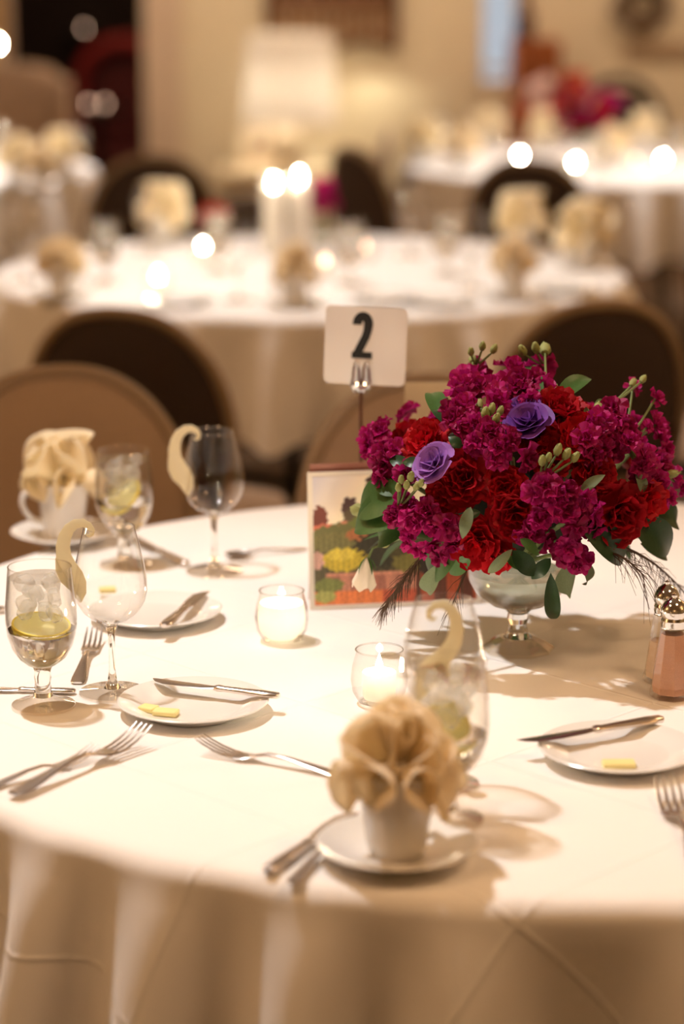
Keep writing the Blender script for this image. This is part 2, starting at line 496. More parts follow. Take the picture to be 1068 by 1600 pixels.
# low side table with lamp and picture frame
TB = 0.485
lt = thing('side_table', 'low cream side table against the back wall under the lamp', 'table', (-0.22, 12.12, 0))
creamp = mat('cream_table_paint', (0.78, 0.68, 0.50, 1), 0.5, var=0.05)
obj('table_top', MB().rbox(0.80, 0.42, 0.03, 0.02, Matrix.Translation((0, 0, TB - 0.03))), creamp, lt)
obj('apron', MB().box(-0.36, 0.36, -0.17, 0.17, TB - 0.13, TB - 0.03), creamp, lt, smooth=False)
for sx in (-1, 1):
    for sy in (-1, 1):
        obj('leg', MB().tube([(sx * 0.34, sy * 0.15, 0), (sx * 0.33, sy * 0.15, TB - 0.05)], [0.014, 0.024], 8), creamp, lt)
lp = thing('table_lamp', 'lit table lamp with large pale drum shade below the carved panel', 'lamp', (atY(452, 100, 12.02).x, 12.02, TB))
obj('base', MB().lathe([(0, 0), (0.07, 0), (0.075, 0.012), (0.05, 0.03), (0.062, 0.08), (0.07, 0.13), (0.045, 0.19), (0.02, 0.22), (0.014, 0.3), (0, 0.3)], 24), mat('cream_lamp_ceramic', (0.80, 0.70, 0.54, 1), 0.25), lp)
z0 = atY(452, 190, 12.12).z - TB; z1 = atY(452, 53, 12.12).z - TB
shade = petal_mat('lamp_shade_fabric', (0.80, 0.75, 0.70, 1), 0.15, 0.03, 120, 0.9)
obj('lamp_shade', MB().lathe([(0.235, z0), (0.205, z1)], 40), shade, lp)
obj('bulb', MB().lathe([(0, z0 + 0.10), (0.018, z0 + 0.12), (0.03, z0 + 0.17), (0.022, z0 + 0.21), (0, z0 + 0.225)], 16), emit('lamp_bulb', (1, 0.86, 0.64, 1), 130), lp)
obj('harp', MB().tube([(0.0, -0.04, z0 + 0.06), (0, -0.05, z0 + 0.18), (0, 0, z1 - 0.01), (0, 0.05, z0 + 0.18), (0, 0.04, z0 + 0.06)], 0.003, 6), MT['chrome'], lp)
obj('neck', MB().tube([(0, 0, 0.29), (0, 0, z0 + 0.1)], 0.01, 8), MT['chrome'], lp)
fx = atY(407, 230, 12.22)
pf = thing('picture_frame', 'small white picture frame left of the lamp base', 'picture frame', (fx.x, 12.22, TB + 0.001), 0.12)
fm = MB()
for a in ((-0.105, -0.075, 0, 0.215), (0.075, 0.105, 0, 0.215), (-0.075, 0.075, 0, 0.03), (-0.075, 0.075, 0.185, 0.215)): fm.box(a[0], a[1], -0.008, 0.008, a[2], a[3])
obj('frame', fm, mat('white_frame_paint', (0.78, 0.68, 0.52, 1), 0.4), pf, smooth=False)
obj('photo', MB().box(-0.075, 0.075, 0.0, 0.004, 0.03, 0.185), mat('grey_print', (0.34, 0.27, 0.2, 1), 0.4, var=0.5, scale=12), pf, smooth=False)
obj('strut', MB().box(-0.02, 0.02, 0.006, 0.05, 0, 0.01), MT['legs'], pf, smooth=False)

# low bench in front of the side table
bz = atY(375, 310, 11.4).z; bx = (atY(342, 330, 11.4).x, atY(470, 330, 11.4).x)
bn = thing('bench', 'low dark brown upholstered bench in front of the back wall', 'bench', ((bx[0] + bx[1]) / 2, 11.4, 0))
bw = bx[1] - bx[0]
obj('cushion', MB().rbox(bw, 0.36, 0.14, 0.04, Matrix.Translation((0, 0, bz - 0.14))), MT['darkback'], bn)
obj('seat_frame', MB().box(-bw / 2 + 0.02, bw / 2 - 0.02, -0.16, 0.16, bz - 0.2, bz - 0.14), MT['legs'], bn, smooth=False)
for sx in (-1, 1):
    for sy in (-1, 1):
        obj('leg', MB().tube([(sx * (bw / 2 - 0.04), sy * 0.13, 0), (sx * (bw / 2 - 0.04), sy * 0.13, bz - 0.2)], [0.013, 0.02], 8), MT['legs'], bn)

# wooden cabinet right of the window
orange = mat('orange_brown_wood', (0.30, 0.085, 0.02, 1), 0.45, var=0.3, scale=9)
cx0, cx1 = atY(800, 100, 12.2).x, atY(872, 100, 12.2).x
cz1 = atY(830, 62, 12.2).z
cb = thing('wooden_cabinet', 'orange brown wooden cabinet right of the narrow window', 'cabinet', ((cx0 + cx1) / 2, 12.25, 0))
hw = (cx1 - cx0) / 2
obj('body', MB().rbox(hw * 2, 0.42, cz1, 0.012), orange, cb)
for sx in (-1, 1):
    d = obj('door', MB().rbox(hw - 0.012, 0.02, cz1 - 0.12, 0.006, Matrix.Translation((sx * hw / 2, -0.22, 0.08))), orange, cb)
    obj('knob', MB().lathe([(0, 0), (0.006, 0), (0.006, 0.012), (0.012, 0.018), (0, 0.026)], 10, Matrix.Translation((sx * 0.02, -0.232, cz1 * 0.6)) @ Matrix.Rotation(pi / 2, 4, 'X')), MT['rim'], d)
# dark lantern on the cabinet
ln = thing('lantern', 'small dark red lantern on top of the wooden cabinet', 'lantern', (cx0 + 0.06, 12.2, cz1 + 0.001))
dr = mat('dark_red_lacquer', rgb(70, 18, 16), 0.4)
obj('body', MB().lathe([(0, 0), (0.05, 0), (0.055, 0.01), (0.045, 0.03), (0.045, 0.09), (0.055, 0.11), (0.02, 0.14), (0, 0.145)], 12), dr, ln)
obj('handle', MB().tube([(0.03 * cos(a), 0, 0.15 + 0.03 * sin(a)) for a in [i * pi / 10 for i in range(11)]], 0.003, 6), dr, ln)
# rustic wreath on the right of the back wall
wr = thing('twig_wreath', 'dark twig wreath hanging at the top right of the back wall', 'wreath', (atY(1004, 8, WY - 0.06).x, WY - 0.06, atY(1004, 8, WY - 0.06).z))
tw = MB()
for i in range(14):
    ph = rnd.random() * 6; r0 = 0.11 + rnd.uniform(-0.03, 0.03)
    tw.tube([((r0 + 0.012 * sin(5 * a + ph)) * cos(a), 0.02 * sin(3 * a + ph), (r0 + 0.012 * sin(5 * a + ph)) * sin(a)) for a in [2 * pi * k / 30 for k in range(30)]], 0.006, 5, closed=True)
o = obj('twigs', tw, mat('dark_twigs', rgb(88, 58, 40), 0.8, var=0.3), wr); o['kind'] = 'stuff'
obj('hanging_loop', MB().tube([(0, 0, 0.12), (0, 0.03, 0.2)], 0.002, 5), MT['legs'], wr)
# chair rail on the right part of the back wall
structure('trim_3', MB().box(WX1 + 0.55, 5.0, WY - 0.03, WY, 1.02, 1.09), mat('taupe_rail_paint', (0.42, 0.32, 0.22, 1), 0.5), 'taupe chair rail along the right of the back wall', 'trim')


# ------------------------------------------------------------------ chairs
def back_outline(n=44):
    pts = []
    for i in range(n + 1):
        a = pi * i / n
        c, s_ = cos(a), sin(a)
        pts.append((0.215 * math.copysign(abs(c) ** 0.85, c), 0.62 + 0.262 * s_ ** 0.9))
    lowz = [0.58, 0.54, 0.50]
    left = [(-0.215 + 0.004 * k ** 2, z) for k, z in enumerate(lowz, 1)]
    right = [(-x, z) for x, z in left]
    return list(reversed(right)) + pts + left   # from lower right, over the top, to lower left


def bend(x, z, d=0.0):
    """back surface: leans back with height and wraps forward at the sides"""
    return (x, -0.215 - 0.16 * (z - 0.46) + 0.55 * x * x + d, z)


def make_chair():
    t = thing('banquet_chair', 'x', 'chair')
    out = back_outline(); cz = 0.64
    def panel(d_edge, d_mid, flip):
        m = MB(); rings = 9; N = len(out); v = []
        for j in range(rings + 1):
            s_ = j / rings
            for x, z in out:
                d = d_mid + (d_edge - d_mid) * s_ ** 5
                v.append(bend(x * s_ * 0.985, cz + (z - cz) * s_ * 0.985, d))
        f = []
        for j in range(rings):
            for i in range(N):
                k = (i + 1) % N
                q = (j * N + i, j * N + k, (j + 1) * N + k, (j + 1) * N + i)
                f.append(q if flip else tuple(reversed(q)))
        return m.add(v, f)
    obj('backrest', panel(0.004, 0.034, True), MT['taupe'], t)
    obj('back_panel', panel(-0.004, -0.016, False), MT['darkback'], t)
    obj('back_frame', MB().tube([bend(x, z, 0) for x, z in out], 0.013, 8, closed=True), MT['rim'], t)
    seat = MB()
    def rr(a, k):
        c, s_ = cos(a), sin(a)
        return (k * 0.225 * math.copysign(abs(c) ** 0.55, c), 0.01 + k * 0.225 * math.copysign(abs(s_) ** 0.6, s_))
    lev = [(0.0, 0.375), (0.94, 0.375), (1.0, 0.39), (1.0, 0.415), (0.96, 0.43), (0.8, 0.437), (0.5, 0.44), (0, 0.442)]
    idx = []; v = []
    n = 40
    for k, z in lev:
        kk = max(k, 0.001)
        v += [rr(2 * pi * i / n, kk) + (z,) for i in range(n)]
    f = [(j * n + i, j * n + (i + 1) % n, (j + 1) * n + (i + 1) % n, (j + 1) * n + i) for j in range(len(lev) - 1) for i in range(n)]
    obj('seat', seat.add(v, f), MT['taupe'], t)
    obj('seat_frame', MB().rbox(0.40, 0.40, 0.04, 0.05, Matrix.Translation((0, 0.01, 0.336))), MT['legs'], t)
    for sx in (-1, 1):
        obj('leg', MB().tube([(sx * 0.185, 0.195, 0), (sx * 0.17, 0.18, 0.36)], [0.013, 0.018], 8), MT['legs'], t)
        obj('leg', MB().tube([(sx * 0.185, -0.24, 0), (sx * 0.175, -0.18, 0.36), bend(sx * 0.178, 0.5, -0.01), bend(sx * 0.195, 0.62, -0.01)], [0.013, 0.017, 0.015, 0.012], 8), MT['legs'], t)
    return t


CH = Proto(make_chair(), 'round backed banquet chairs')


def chair(back_px, Y, aim, label, group=None, sc=1.0, off=0.28):
    """back_px: pixel of the apex of the backrest, Y its distance, aim: the point the chair faces"""
    p = atY(back_px[0], back_px[1], Y)
    f = Vector((aim[0] - p.x, aim[1] - Y)).normalized()
    loc = (p.x + f.x * off * sc, Y + f.y * off * sc, 0)
    return CH.put(loc, math.atan2(f.y, f.x) - pi / 2, label, group, sc)


T1, T2, T3, T4 = (0.240, 2.845), (-0.085, 6.29), (1.06, 9.42), (-1.75, 9.15)
chair((88, 585), 4.02, (-0.12, 2.845), 'taupe round backed chair with pale rim behind the left napkin cup')
chair((182, 485), 4.69, (0.05, 6.29), 'dark brown round backed chair just behind the taupe chair, facing the second table')
chair((668, 600), 3.94, (0.217, 2.845), 'taupe chair behind the number card, tucked toward the front table')
chair((940, 474), 4.79, (0.0, 6.29), 'dark brown round backed chair behind the right of the bouquet')
chair((825, 250), 8.03, T3, 'dark brown chair back in front of the candlelit far right table')
chair((607, 202), 9.3, (-0.9, 9.36), 'brown chair seen edge on at the left of the far right table')
chair((548, 226), 8.5, (1.06, 9.1), 'brown chair seen from its side behind the magenta flower vase')
chair((238, 240), 8.15, (-0.95, 10.0), 'dark brown chair back behind the big napkin at the back left of the second table')
CH.put((1.0, 5.78, 0), pi / 2 + 0.15, 'taupe chair with pale seat at the right edge beside the second table')

# black arched chair behind the far right bouquet
bc = atY(968, 120, 10.85)
ac = thing('arched_chair', 'black open arched chair behind the far right flower arrangement', 'chair', (bc.x, 10.62, 0))
blk = mat('black_wood', (0.010, 0.009, 0.008, 1), 0.4)
hz = bc.z
arch = [(-0.2, 0.2, 0.45)] + [(-0.2 * cos(a), 0.22, hz - 0.26 + 0.25 * sin(a)) for a in [i * pi / 16 for i in range(17)]] + [(0.2, 0.2, 0.45)]
obj('back_arch', MB().tube(arch, 0.02, 8), blk, ac)
inner = [(0.75 * x, y, 0.45 + (z - 0.45) * 0.86) for x, y, z in arch]
obj('inner_arch', MB().tube(inner, 0.012, 8), blk, ac)
obj('back_pad', MB().loft([(z, 0, -0.215, w_, 0.012) for z, w_ in ((hz - 0.22, 0.13), (hz - 0.12, 0.12), (hz - 0.06, 0.08))], 12, Matrix(((0, 1, 0, 0), (0, 0, -1, 0), (1, 0, 0, 0), (0, 0, 0, 1)))), blk, ac)
obj('seat', MB().lathe([(0, 0.41), (0.2, 0.41), (0.215, 0.425), (0.21, 0.445), (0, 0.455)], 24), blk, ac)
for sx in (-1, 1):
    for sy in (-1, 1):
        obj('leg', MB().tube([(sx * 0.19, sy * 0.18, 0), (sx * 0.15, sy * 0.14, 0.42)], [0.012, 0.016], 8), blk, ac)

# high backed taupe armchair left of the doorway, beyond the far left table
ap = atY(2, 104, 11.2)
wc = thing('wing_chair', 'tall greyish taupe wing chair behind the far left table', 'chair', (ap.x, 11.2, 0))
grey = mat('grey_taupe_upholstery', (0.44, 0.34, 0.27, 1), 0.85, var=0.15, scale=60)
hz = ap.z
obj('backrest', MB().loft([(z, 0, 0.18, w_, 0.05) for z, w_ in ((0.3, 0.27), (0.8, 0.28), (hz - 0.06, 0.26), (hz - 0.01, 0.2), (hz, 0.12))], 20, Matrix(((0, 1, 0, 0), (0, 0, 1, 0), (1, 0, 0, 0), (0, 0, 0, 1))), 4), grey, wc)
obj('seat', MB().rbox(0.5, 0.44, 0.2, 0.05, Matrix.Translation((0, -0.08, 0.26))), grey, wc)
for sx in (-1, 1):
    obj('arm', MB().rbox(0.09, 0.44, 0.4, 0.035, Matrix.Translation((sx * 0.29, -0.06, 0.22))), grey, wc)
    obj('wing', MB().rbox(0.05, 0.2, hz - 0.68, 0.022, Matrix.Translation((sx * 0.275, 0.08, 0.62))), grey, wc)
    for sy in (-1, 1):
        obj('leg', MB().tube([(sx * 0.24, sy * 0.2, 0), (sx * 0.22, sy * 0.18, 0.27)], [0.014, 0.022], 8), MT['legs'], wc)

# red arched armchair in the lounge
rp = atY(190, 56, 13.7)
rc = thing('arched_armchair', 'dark red arched armchair in the dim lounge beyond the doorway', 'chair', (rp.x, 13.7, 0))
redu = mat('dark_red_velvet', (0.21, 0.010, 0.010, 1), 0.7, var=0.25, scale=12)
redd = mat('deep_maroon_velvet', (0.07, 0.006, 0.008, 1), 0.8, var=0.25, scale=12)
hz = rp.z
A0 = [(-0.25, 0.1, 0.42)] + [(-0.25 * cos(a), 0.1, hz - 0.29 + 0.25 * sin(a)) for a in [i * pi / 18 for i in range(19)]] + [(0.25, 0.1, 0.42)]
obj('back_roll', MB().tube(A0, 0.045, 10), redu, rc)
pb = MB(); N = len(A0); v = [(0, 0.11, 0.7)] + [(x * 0.95, 0.12, z) for x, y, z in A0]
pb.add(v, [(0, i + 2, i + 1) for i in range(N - 1)] + [(0, 1, N)])
obj('back_panel', pb, redd, rc)
obj('seat', MB().rbox(0.5, 0.5, 0.16, 0.05, Matrix.Translation((0, -0.12, 0.28))), redd, rc)
obj('skirt', MB().rbox(0.46, 0.46, 0.2, 0.03, Matrix.Translation((0, -0.12, 0.08))), redd, rc)
for sx in (-1, 1):
    obj('arm', MB().tube([(sx * 0.25, 0.1, 0.62), (sx * 0.27, -0.1, 0.6), (sx * 0.26, -0.32, 0.56), (sx * 0.25, -0.34, 0.3)], 0.04, 8), redu, rc)
    for sy in (-1, 1):
        obj('leg', MB().tube([(sx * 0.2, -0.12 + sy * 0.18, 0), (sx * 0.2, -0.12 + sy * 0.18, 0.1)], [0.012, 0.02], 8), MT['legs'], rc)
fill_light('lounge_fill', (-1.3, 12.95, 2.9), 15, (1, 0.5, 0.3), 0.3)  # unseen lamp added so the red armchair shows


# ------------------------------------------------------------------ tables and cloths
R = 0.825


def make_table():
    t = thing('round_table', 'x', 'table')
    wd = mat('plywood_top', (0.3, 0.2, 0.11, 1), 0.6, var=0.2, scale=8)
    obj('table_top', MB().lathe([(0, 0.722), (R - 0.02, 0.722), (R - 0.014, 0.727), (R - 0.014, 0.744), (R - 0.02, 0.748), (0, 0.748)], 72), wd, t)
    st = mat('dark_steel', (0.03, 0.03, 0.03, 1), 0.5, 0.8)
    for sx in (-1, 1):
        for sy in (-1, 1):
            obj('leg', MB().tube([(sx * 0.42, sy * 0.36, 0), (sx * 0.42, sy * 0.36, 0.722)], 0.016, 8), st, t)
        obj('brace', MB().tube([(sx * 0.42, -0.36, 0.3), (sx * 0.42, 0.36, 0.3)], 0.011, 8), st, t)
    return t


TBL = Proto(make_table(), 'folding round tables')
TBL.put(T1 + (0,), 0.3, 'folding round table hidden under the front white cloth')
TBL.put(T2 + (0,), 0.8, 'folding round table under the second white cloth')
TBL.put(T3 + (0,), 0.1, 'folding round table under the far right white cloth')
TBL.put(T4 + (0,), 1.1, 'folding round table under the far left white cloth')

FRONT_RIDGES = [-52, -40, -30, -19.5, -8.8, 6.5, 17, 28]   # degrees from the front of the table, as the folds hang


def cloth_mesh(name, ridges, seed):
    r_ = random.Random(seed)
    N = 360
    amp = [0.0] * N
    rid = list(ridges)
    a = 38
    while a < 300:
        rid.append(a); a += r_.uniform(9, 14)
    for rg in rid:
        k = r_.uniform(0.75, 1.1); wd_ = r_.uniform(2.0, 3.2)
        if rg in ridges: k *= 1.2; wd_ *= 1.15
        for i in range(N):
            d = abs((i - rg + 180) % 360 - 180)
            amp[i] = max(amp[i], k * math.exp(-(d / wd_) ** 2))
    amp = [(amp[i - 2] + 2 * amp[i - 1] + 3 * amp[i] + 2 * amp[(i + 1) % N] + amp[(i + 2) % N]) / 9 for i in range(N)]
    lev = []                                     # (radius, z, drop share, arc length)
    for k in range(1, 9): lev.append((0.79 * k / 8, 0.7515, 0, 0.79 * k / 8))
    for k in range(1, 7):
        q = k / 6 * pi / 2
        lev.append((R - 0.022 + 0.022 * sin(q), 0.7515 - 0.022 * (1 - cos(q)), 0.02 * k / 6, 0.803 + 0.0345 * k / 6))
    for k in range(1, 13): lev.append((R, 0.7295 - 0.255 * k / 12, k / 12, 0.8375 + 0.255 * k / 12))
    v = [(0, 0, 0.7515)]; uv = [(0, 0)]
    for rr, z, dr, arc in lev:
        for i in range(N):
            th = radians(i) - pi / 2
            e = 1 + 0.15 * sin(3 * th + seed) if dr > 0.05 else 1
            rad = rr + (0.125 * amp[i] - 0.016) * (dr ** 0.72)
            zz = z - (0.012 * sin(4 * th + seed) + 0.015 * amp[i]) * dr if dr > 0 else z
            v.append((rad * cos(th), rad * sin(th), zz))
            uv.append((arc * cos(th + 0.78), arc * sin(th + 0.78)))
    f = [(0, 1 + i, 1 + (i + 1) % N) for i in range(N)]
    for j in range(len(lev) - 1):
        for i in range(N):
            k = (i + 1) % N
            f.append((1 + j * N + i, 1 + (j + 1) * N + i, 1 + (j + 1) * N + k, 1 + j * N + k))
    m = bpy.data.meshes.new(name); m.from_pydata(v, [], f)
    l = m.uv_layers.new(name='flat')
    for lp_ in m.loops: l.data[lp_.index].uv = uv[lp_.vertex_index]
    m.polygons.foreach_set('use_smooth', [True] * len(m.polygons)); m.update()
    return m


for k, (tb, lab, rid) in enumerate(((T1, 'white tablecloth on the front table with the bouquet', FRONT_RIDGES),
                                    (T2, 'white tablecloth on the second table behind the number card', [-33, -20, -5, 9, 18, 28]),
                                    (T3, 'white tablecloth on the far right table with four candles', [-40, -26, -14, 0, 13, 26]),
                                    (T4, 'white tablecloth on the far left table at the picture edge', [-30, -16, -2, 10, 24]))):
    o = obj('tablecloth', cloth_mesh('tablecloth', rid, k + 1), MT['cloth'], loc=tb + (0,))
    tag(o, lab, 'tablecloth', 'white round tablecloths')

TZ = 0.7525   # height of the cloth's upper side


# ------------------------------------------------------------------ glasses
def make_goblet(rich=True):
    t = thing('water_goblet', 'x', 'goblet')
    bowl = [(0.010, 0.047), (0.018, 0.050), (0.027, 0.058), (0.034, 0.070), (0.0385, 0.085), (0.040, 0.100), (0.0395, 0.118), (0.0375, 0.138), (0.0355, 0.158), (0.0350, 0.162)]
    obj('bowl', MB().lathe(bowl, 48), MT['thin'], t)
    obj('rim', MB().tube([(0.0350 * cos(a), 0.0350 * sin(a), 0.162) for a in [2 * pi * i / 40 for i in range(40)]], 0.0008, 6, closed=True), MT['thin'], t)
    obj('stem', MB().lathe([(0, 0.012), (0.011, 0.012), (0.0095, 0.020), (0.0088, 0.028), (0.0098, 0.034), (0.0088, 0.040), (0.011, 0.0465), (0, 0.0485)], 24), MT['glass'], t)
    obj('foot', MB().lathe([(0.036, 0.0), (0.0362, 0.0015), (0.0355, 0.003), (0.025, 0.006), (0.015, 0.010), (0.0105, 0.0130)], 40), MT['foot'], t)
    if rich:
        k = 0.965
        wp = [(0, 0.0515)] + [(r * k, z) for r, z in bowl[1:5]] + [(0.0392 * k, 0.090), (0, 0.090)]
        wt = obj('water', MB().lathe(wp, 40), MT['water'], t)
        wp = [(0.0395 * k, 0.0915)] + [(r * k, z) for r, z in bowl[5:8]] + [(0.0362 * k, 0.150), (0, 0.150)]
        obj('iced_water', MB().lathe(wp, 40), MT['clear_water'], wt)
        ice = MB(); r_ = random.Random(3)
        for i in range(11):
            M = Matrix.Translation((0.017 * cos(i * 2.4), 0.017 * sin(i * 2.4), 0.106 + 0.0042 * i)) @ Quaternion((r_.random(), r_.random(), r_.random(), r_.random() + 0.1)).normalized().to_matrix().to_4x4()
            ice.rbox(r_.uniform(0.016, 0.024), r_.uniform(0.014, 0.020), 0.014, 0.0062, M @ Matrix.Translation((0, 0, -0.008)), 3)
        o = obj('ice_cubes', ice, MT['ice'], t); o['kind'] = 'stuff'
    return t


def make_wineglass(simple=False):
    t = thing('wine_glass', 'x', 'wine glass')
    bowl = [(0.0045, 0.082), (0.012, 0.0835), (0.022, 0.088), (0.032, 0.097), (0.039, 0.109), (0.0420, 0.122), (0.0415, 0.136), (0.0385, 0.155), (0.0335, 0.176), (0.0285, 0.195)]
    obj('bowl', MB().lathe(bowl, 48), MT['thin'], t)
    obj('rim', MB().tube([(0.0285 * cos(a), 0.0285 * sin(a), 0.195) for a in [2 * pi * i / 40 for i in range(40)]], 0.0008, 6, closed=True), MT['thin'], t)
    obj('stem', MB().lathe([(0, 0.006), (0.010, 0.006), (0.0055, 0.014), (0.0038, 0.028), (0.0034, 0.05), (0.0042, 0.07), (0.007, 0.079), (0.010, 0.0835), (0.006, 0.0845), (0, 0.0842)], 20), MT['glass'], t)
    obj('foot', MB().lathe([(0.0385, 0.0), (0.0388, 0.001), (0.038, 0.0022), (0.024, 0.0038), (0.012, 0.0056), (0.0095, 0.0064)], 44), MT['foot'], t)
    return t


GOB = Proto(make_goblet(), 'water goblets'); WIN = Proto(make_wineglass(), 'wine glasses')
GOBS = Proto(make_goblet(True), 'water goblets')
gA = GOB.put(on(68, 1103), 0.4, 'iced water goblet with lemon at the left edge, in front of the left wine glass')
wA = WIN.put(on(176, 1082), 0.0, 'empty wine glass beside the left goblet, close to the forks')
gB = GOB.put(on(196, 884), 1.3, 'iced water goblet beside the rear left napkin cup')
wB = WIN.put(on(335, 893), 0.2, 'empty wine glass standing alone near the back of the front table')
gC = GOB.put(on(698, 1282), 2.2, 'iced water goblet behind the front napkin cup')
wC = WIN.put(on(690, 1226), 0.9, 'empty wine glass directly behind the goblet, in front of the bouquet vase')


def lemon(parent_loc, z, tilt, rz, label, r=0.027):
    t = thing('lemon_slice', label, 'lemon slice', parent_loc)
    M = Matrix.Translation((0, 0, z)) @ Matrix.Rotation(rz, 4, 'Z') @ Matrix.Rotation(tilt, 4, 'X')
    rd = MB().lathe([(r * 0.93, -0.0022), (r, -0.002), (r, 0.002), (r * 0.93, 0.0022)], 30, M)
    obj('rind', rd, MT['rind'], t)
    obj('flesh', MB().lathe([(0, -0.002), (r * 0.93, -0.002), (r * 0.93, 0.002), (0, 0.002)], 30, M), MT['lemon'], t)
    return t


lemon(gA.location, 0.094, radians(10), 0.5, 'lemon slice under the ice in the left edge goblet', 0.033)
lemon(gB.location, 0.098, radians(48), -0.9, 'lemon slice in the goblet beside the rear left napkin cup', 0.027)
lemon(gC.location, 0.098, radians(60), 0.7, 'lemon slice in the goblet behind the front napkin cup', 0.026)


def feather(loc, rz, label, mir=1, sweep=False):
    """a cut-paper plume hooked over a glass rim by its curled tip"""
    t = thing('paper_plume', label, 'place card', loc, rz)
    cl = []
    for i in range(12):                           # small curl at the top
        a = radians(200 - i * 17)
        cl.append((0.012 + 0.0075 * cos(a) * (0.55 + i / 26), 0.192 + 0.0075 * sin(a) * (0.55 + i / 26)))
    cl = [(0.0105, 0.1895), (0.0135, 0.1885), (0.0165, 0.1905), (0.0168, 0.1955), (0.0135, 0.2005), (0.007, 0.2035), (-0.001, 0.2025), (-0.0085, 0.197), (-0.0135, 0.188),
          (-0.0160, 0.177), (-0.0155, 0.165), (-0.0115, 0.153), (-0.0055, 0.142), (-0.0010, 0.132), (0.0015, 0.121), (0.0020, 0.111)]
    wd_ = [0.0012, 0.0020, 0.0028, 0.0034, 0.0040, 0.0048, 0.0056, 0.0064, 0.0072, 0.0080, 0.0088, 0.0105, 0.0118, 0.0108, 0.0075, 0.0012]
    if sweep:
        cl = [(0.0020, 0.186), (0.0060, 0.1835), (0.0095, 0.1860), (0.0090, 0.1925), (0.0035, 0.1975), (-0.0050, 0.1985), (-0.0125, 0.194), (-0.0170, 0.185), (-0.0180, 0.174), (-0.0155, 0.163),
              (-0.0090, 0.152), (0.0000, 0.143), (0.0090, 0.134), (0.0155, 0.123), (0.0190, 0.111), (0.0200, 0.098)]
    def strip(cl, wd_, yoff):
        v = []; n = len(cl)
        for i, (x, z) in enumerate(cl):
            a = cl[max(i - 1, 0)]; b = cl[min(i + 1, n - 1)]
            d = Vector((b[0] - a[0], b[1] - a[1])).normalized(); nn = Vector((-d.y, d.x))
            for s_ in (-1, 0, 1):
                for y in (-0.0003, 0.0003):
                    v.append((mir * (x + nn.x * wd_[i] * s_), yoff(x, z) + y + 0.0012 * (1 - abs(s_)), z + nn.y * wd_[i] * s_))
        f = []
        for i in range(n - 1):
            p, q = i * 6, (i + 1) * 6
            f += [(p + 1, p + 3, q + 3, q + 1), (p + 3, p + 5, q + 5, q + 3), (p, q, q + 2, p + 2), (p + 2, q + 2, q + 4, p + 4), (p, p + 1, q + 1, q), (p + 4, q + 4, q + 5, p + 5)]
        f += [(0, 2, 3, 1), (2, 4, 5, 3)]; e = (n - 1) * 6
        f += [(e, e + 1, e + 3, e + 2), (e + 2, e + 3, e + 5, e + 4)]
        return MB().add(v, f)
    lean = (lambda x, z: 0.22 * max(0, z - 0.122)) if sweep else (lambda x, z: 0)
    obj('plume', strip(cl, wd_, lean), MT['paper'], t)
    cl2 = [(0.0030, 0.140), (-0.0060, 0.134), (-0.0150, 0.131), (-0.0220, 0.133)] if sweep else [(-0.0060, 0.128), (-0.0150, 0.137), (-0.0215, 0.149), (-0.0245, 0.163)]
    obj('side_barb', strip(cl2, [0.0045, 0.0048, 0.0038, 0.0004], lean), MT['paper'], t)
    return t


def hang(glass, ang, label, rot=0.0, mir=1, rr=0.0345, sweep=False):
    """the plume lies against the outside of the bowl at angle ang (seen from above), its curl over the rim"""
    l = glass.location
    return feather((l.x + rr * cos(ang), l.y + rr * sin(ang), l.z), rot, label, mir, sweep)


hang(wA, radians(205), 'pale paper plume hooked on the left wine glass beside the goblet', 0.0, 1, 0.038)
hang(wB, radians(215), 'cream paper plume hooked on the wine glass at the back of the front table', 0.15, 1, 0.042)
hang(wC, radians(262), 'cream paper plume on the wine glass in front of the bouquet vase', 0.0, -1, 0.046, True)


# ------------------------------------------------------------------ china
def make_plate():
    return MB().lathe([(0, 0.0035), (0.045, 0.0035), (0.050, 0.0015), (0.054, 0.0), (0.057, 0.003), (0.068, 0.0095), (0.0835, 0.0135), (0.0845, 0.0148), (0.083, 0.0158), (0.067, 0.0122), (0.056, 0.0070), (0.050, 0.0062), (0, 0.0062)], 64)


PLM = make_plate().mesh('bread_plate'); PLM.materials.append(MT['china'])
PL = Proto(tag(obj('bread_plate', PLM, MT['china']), 'x', 'plate'), 'bread plates')
plA = PL.put(on(302, 1112, TZ), 0, 'white bread plate with two butter pats behind the forks')
plB = PL.put(on(243, 968, TZ), 0, 'white bread plate behind the left wine glass, knife on its right rim')
plD = PL.put(on(965, 1186, TZ), 0, 'white bread plate at the right in front of the shakers')


def butter(px, py, rz, label, plate_z=0.0065, sx=0.028, sy=0.016):
    p = on(px, py, TZ + plate_z)
    o = obj('butter_pat', MB().rbox(sx, sy, 0.006, 0.0022), MT['butter'], loc=(p.x, p.y, TZ + plate_z))
    o.rotation_euler = (0, 0, rz)
    return tag(o, label, 'butter')


butter(232, 1111, -0.5, 'butter pat nearer the plate edge on the left bread plate', sx=0.020)
butter(259, 1117, -0.25, 'larger butter pat beside the other one on the left bread plate')
butter(168, 925, 0.2, 'butter pat on the plate behind the left wine glass', sx=0.022)
butter(966, 1198, 0.05, 'single butter pat on the right bread plate', sx=0.034, sy=0.017)


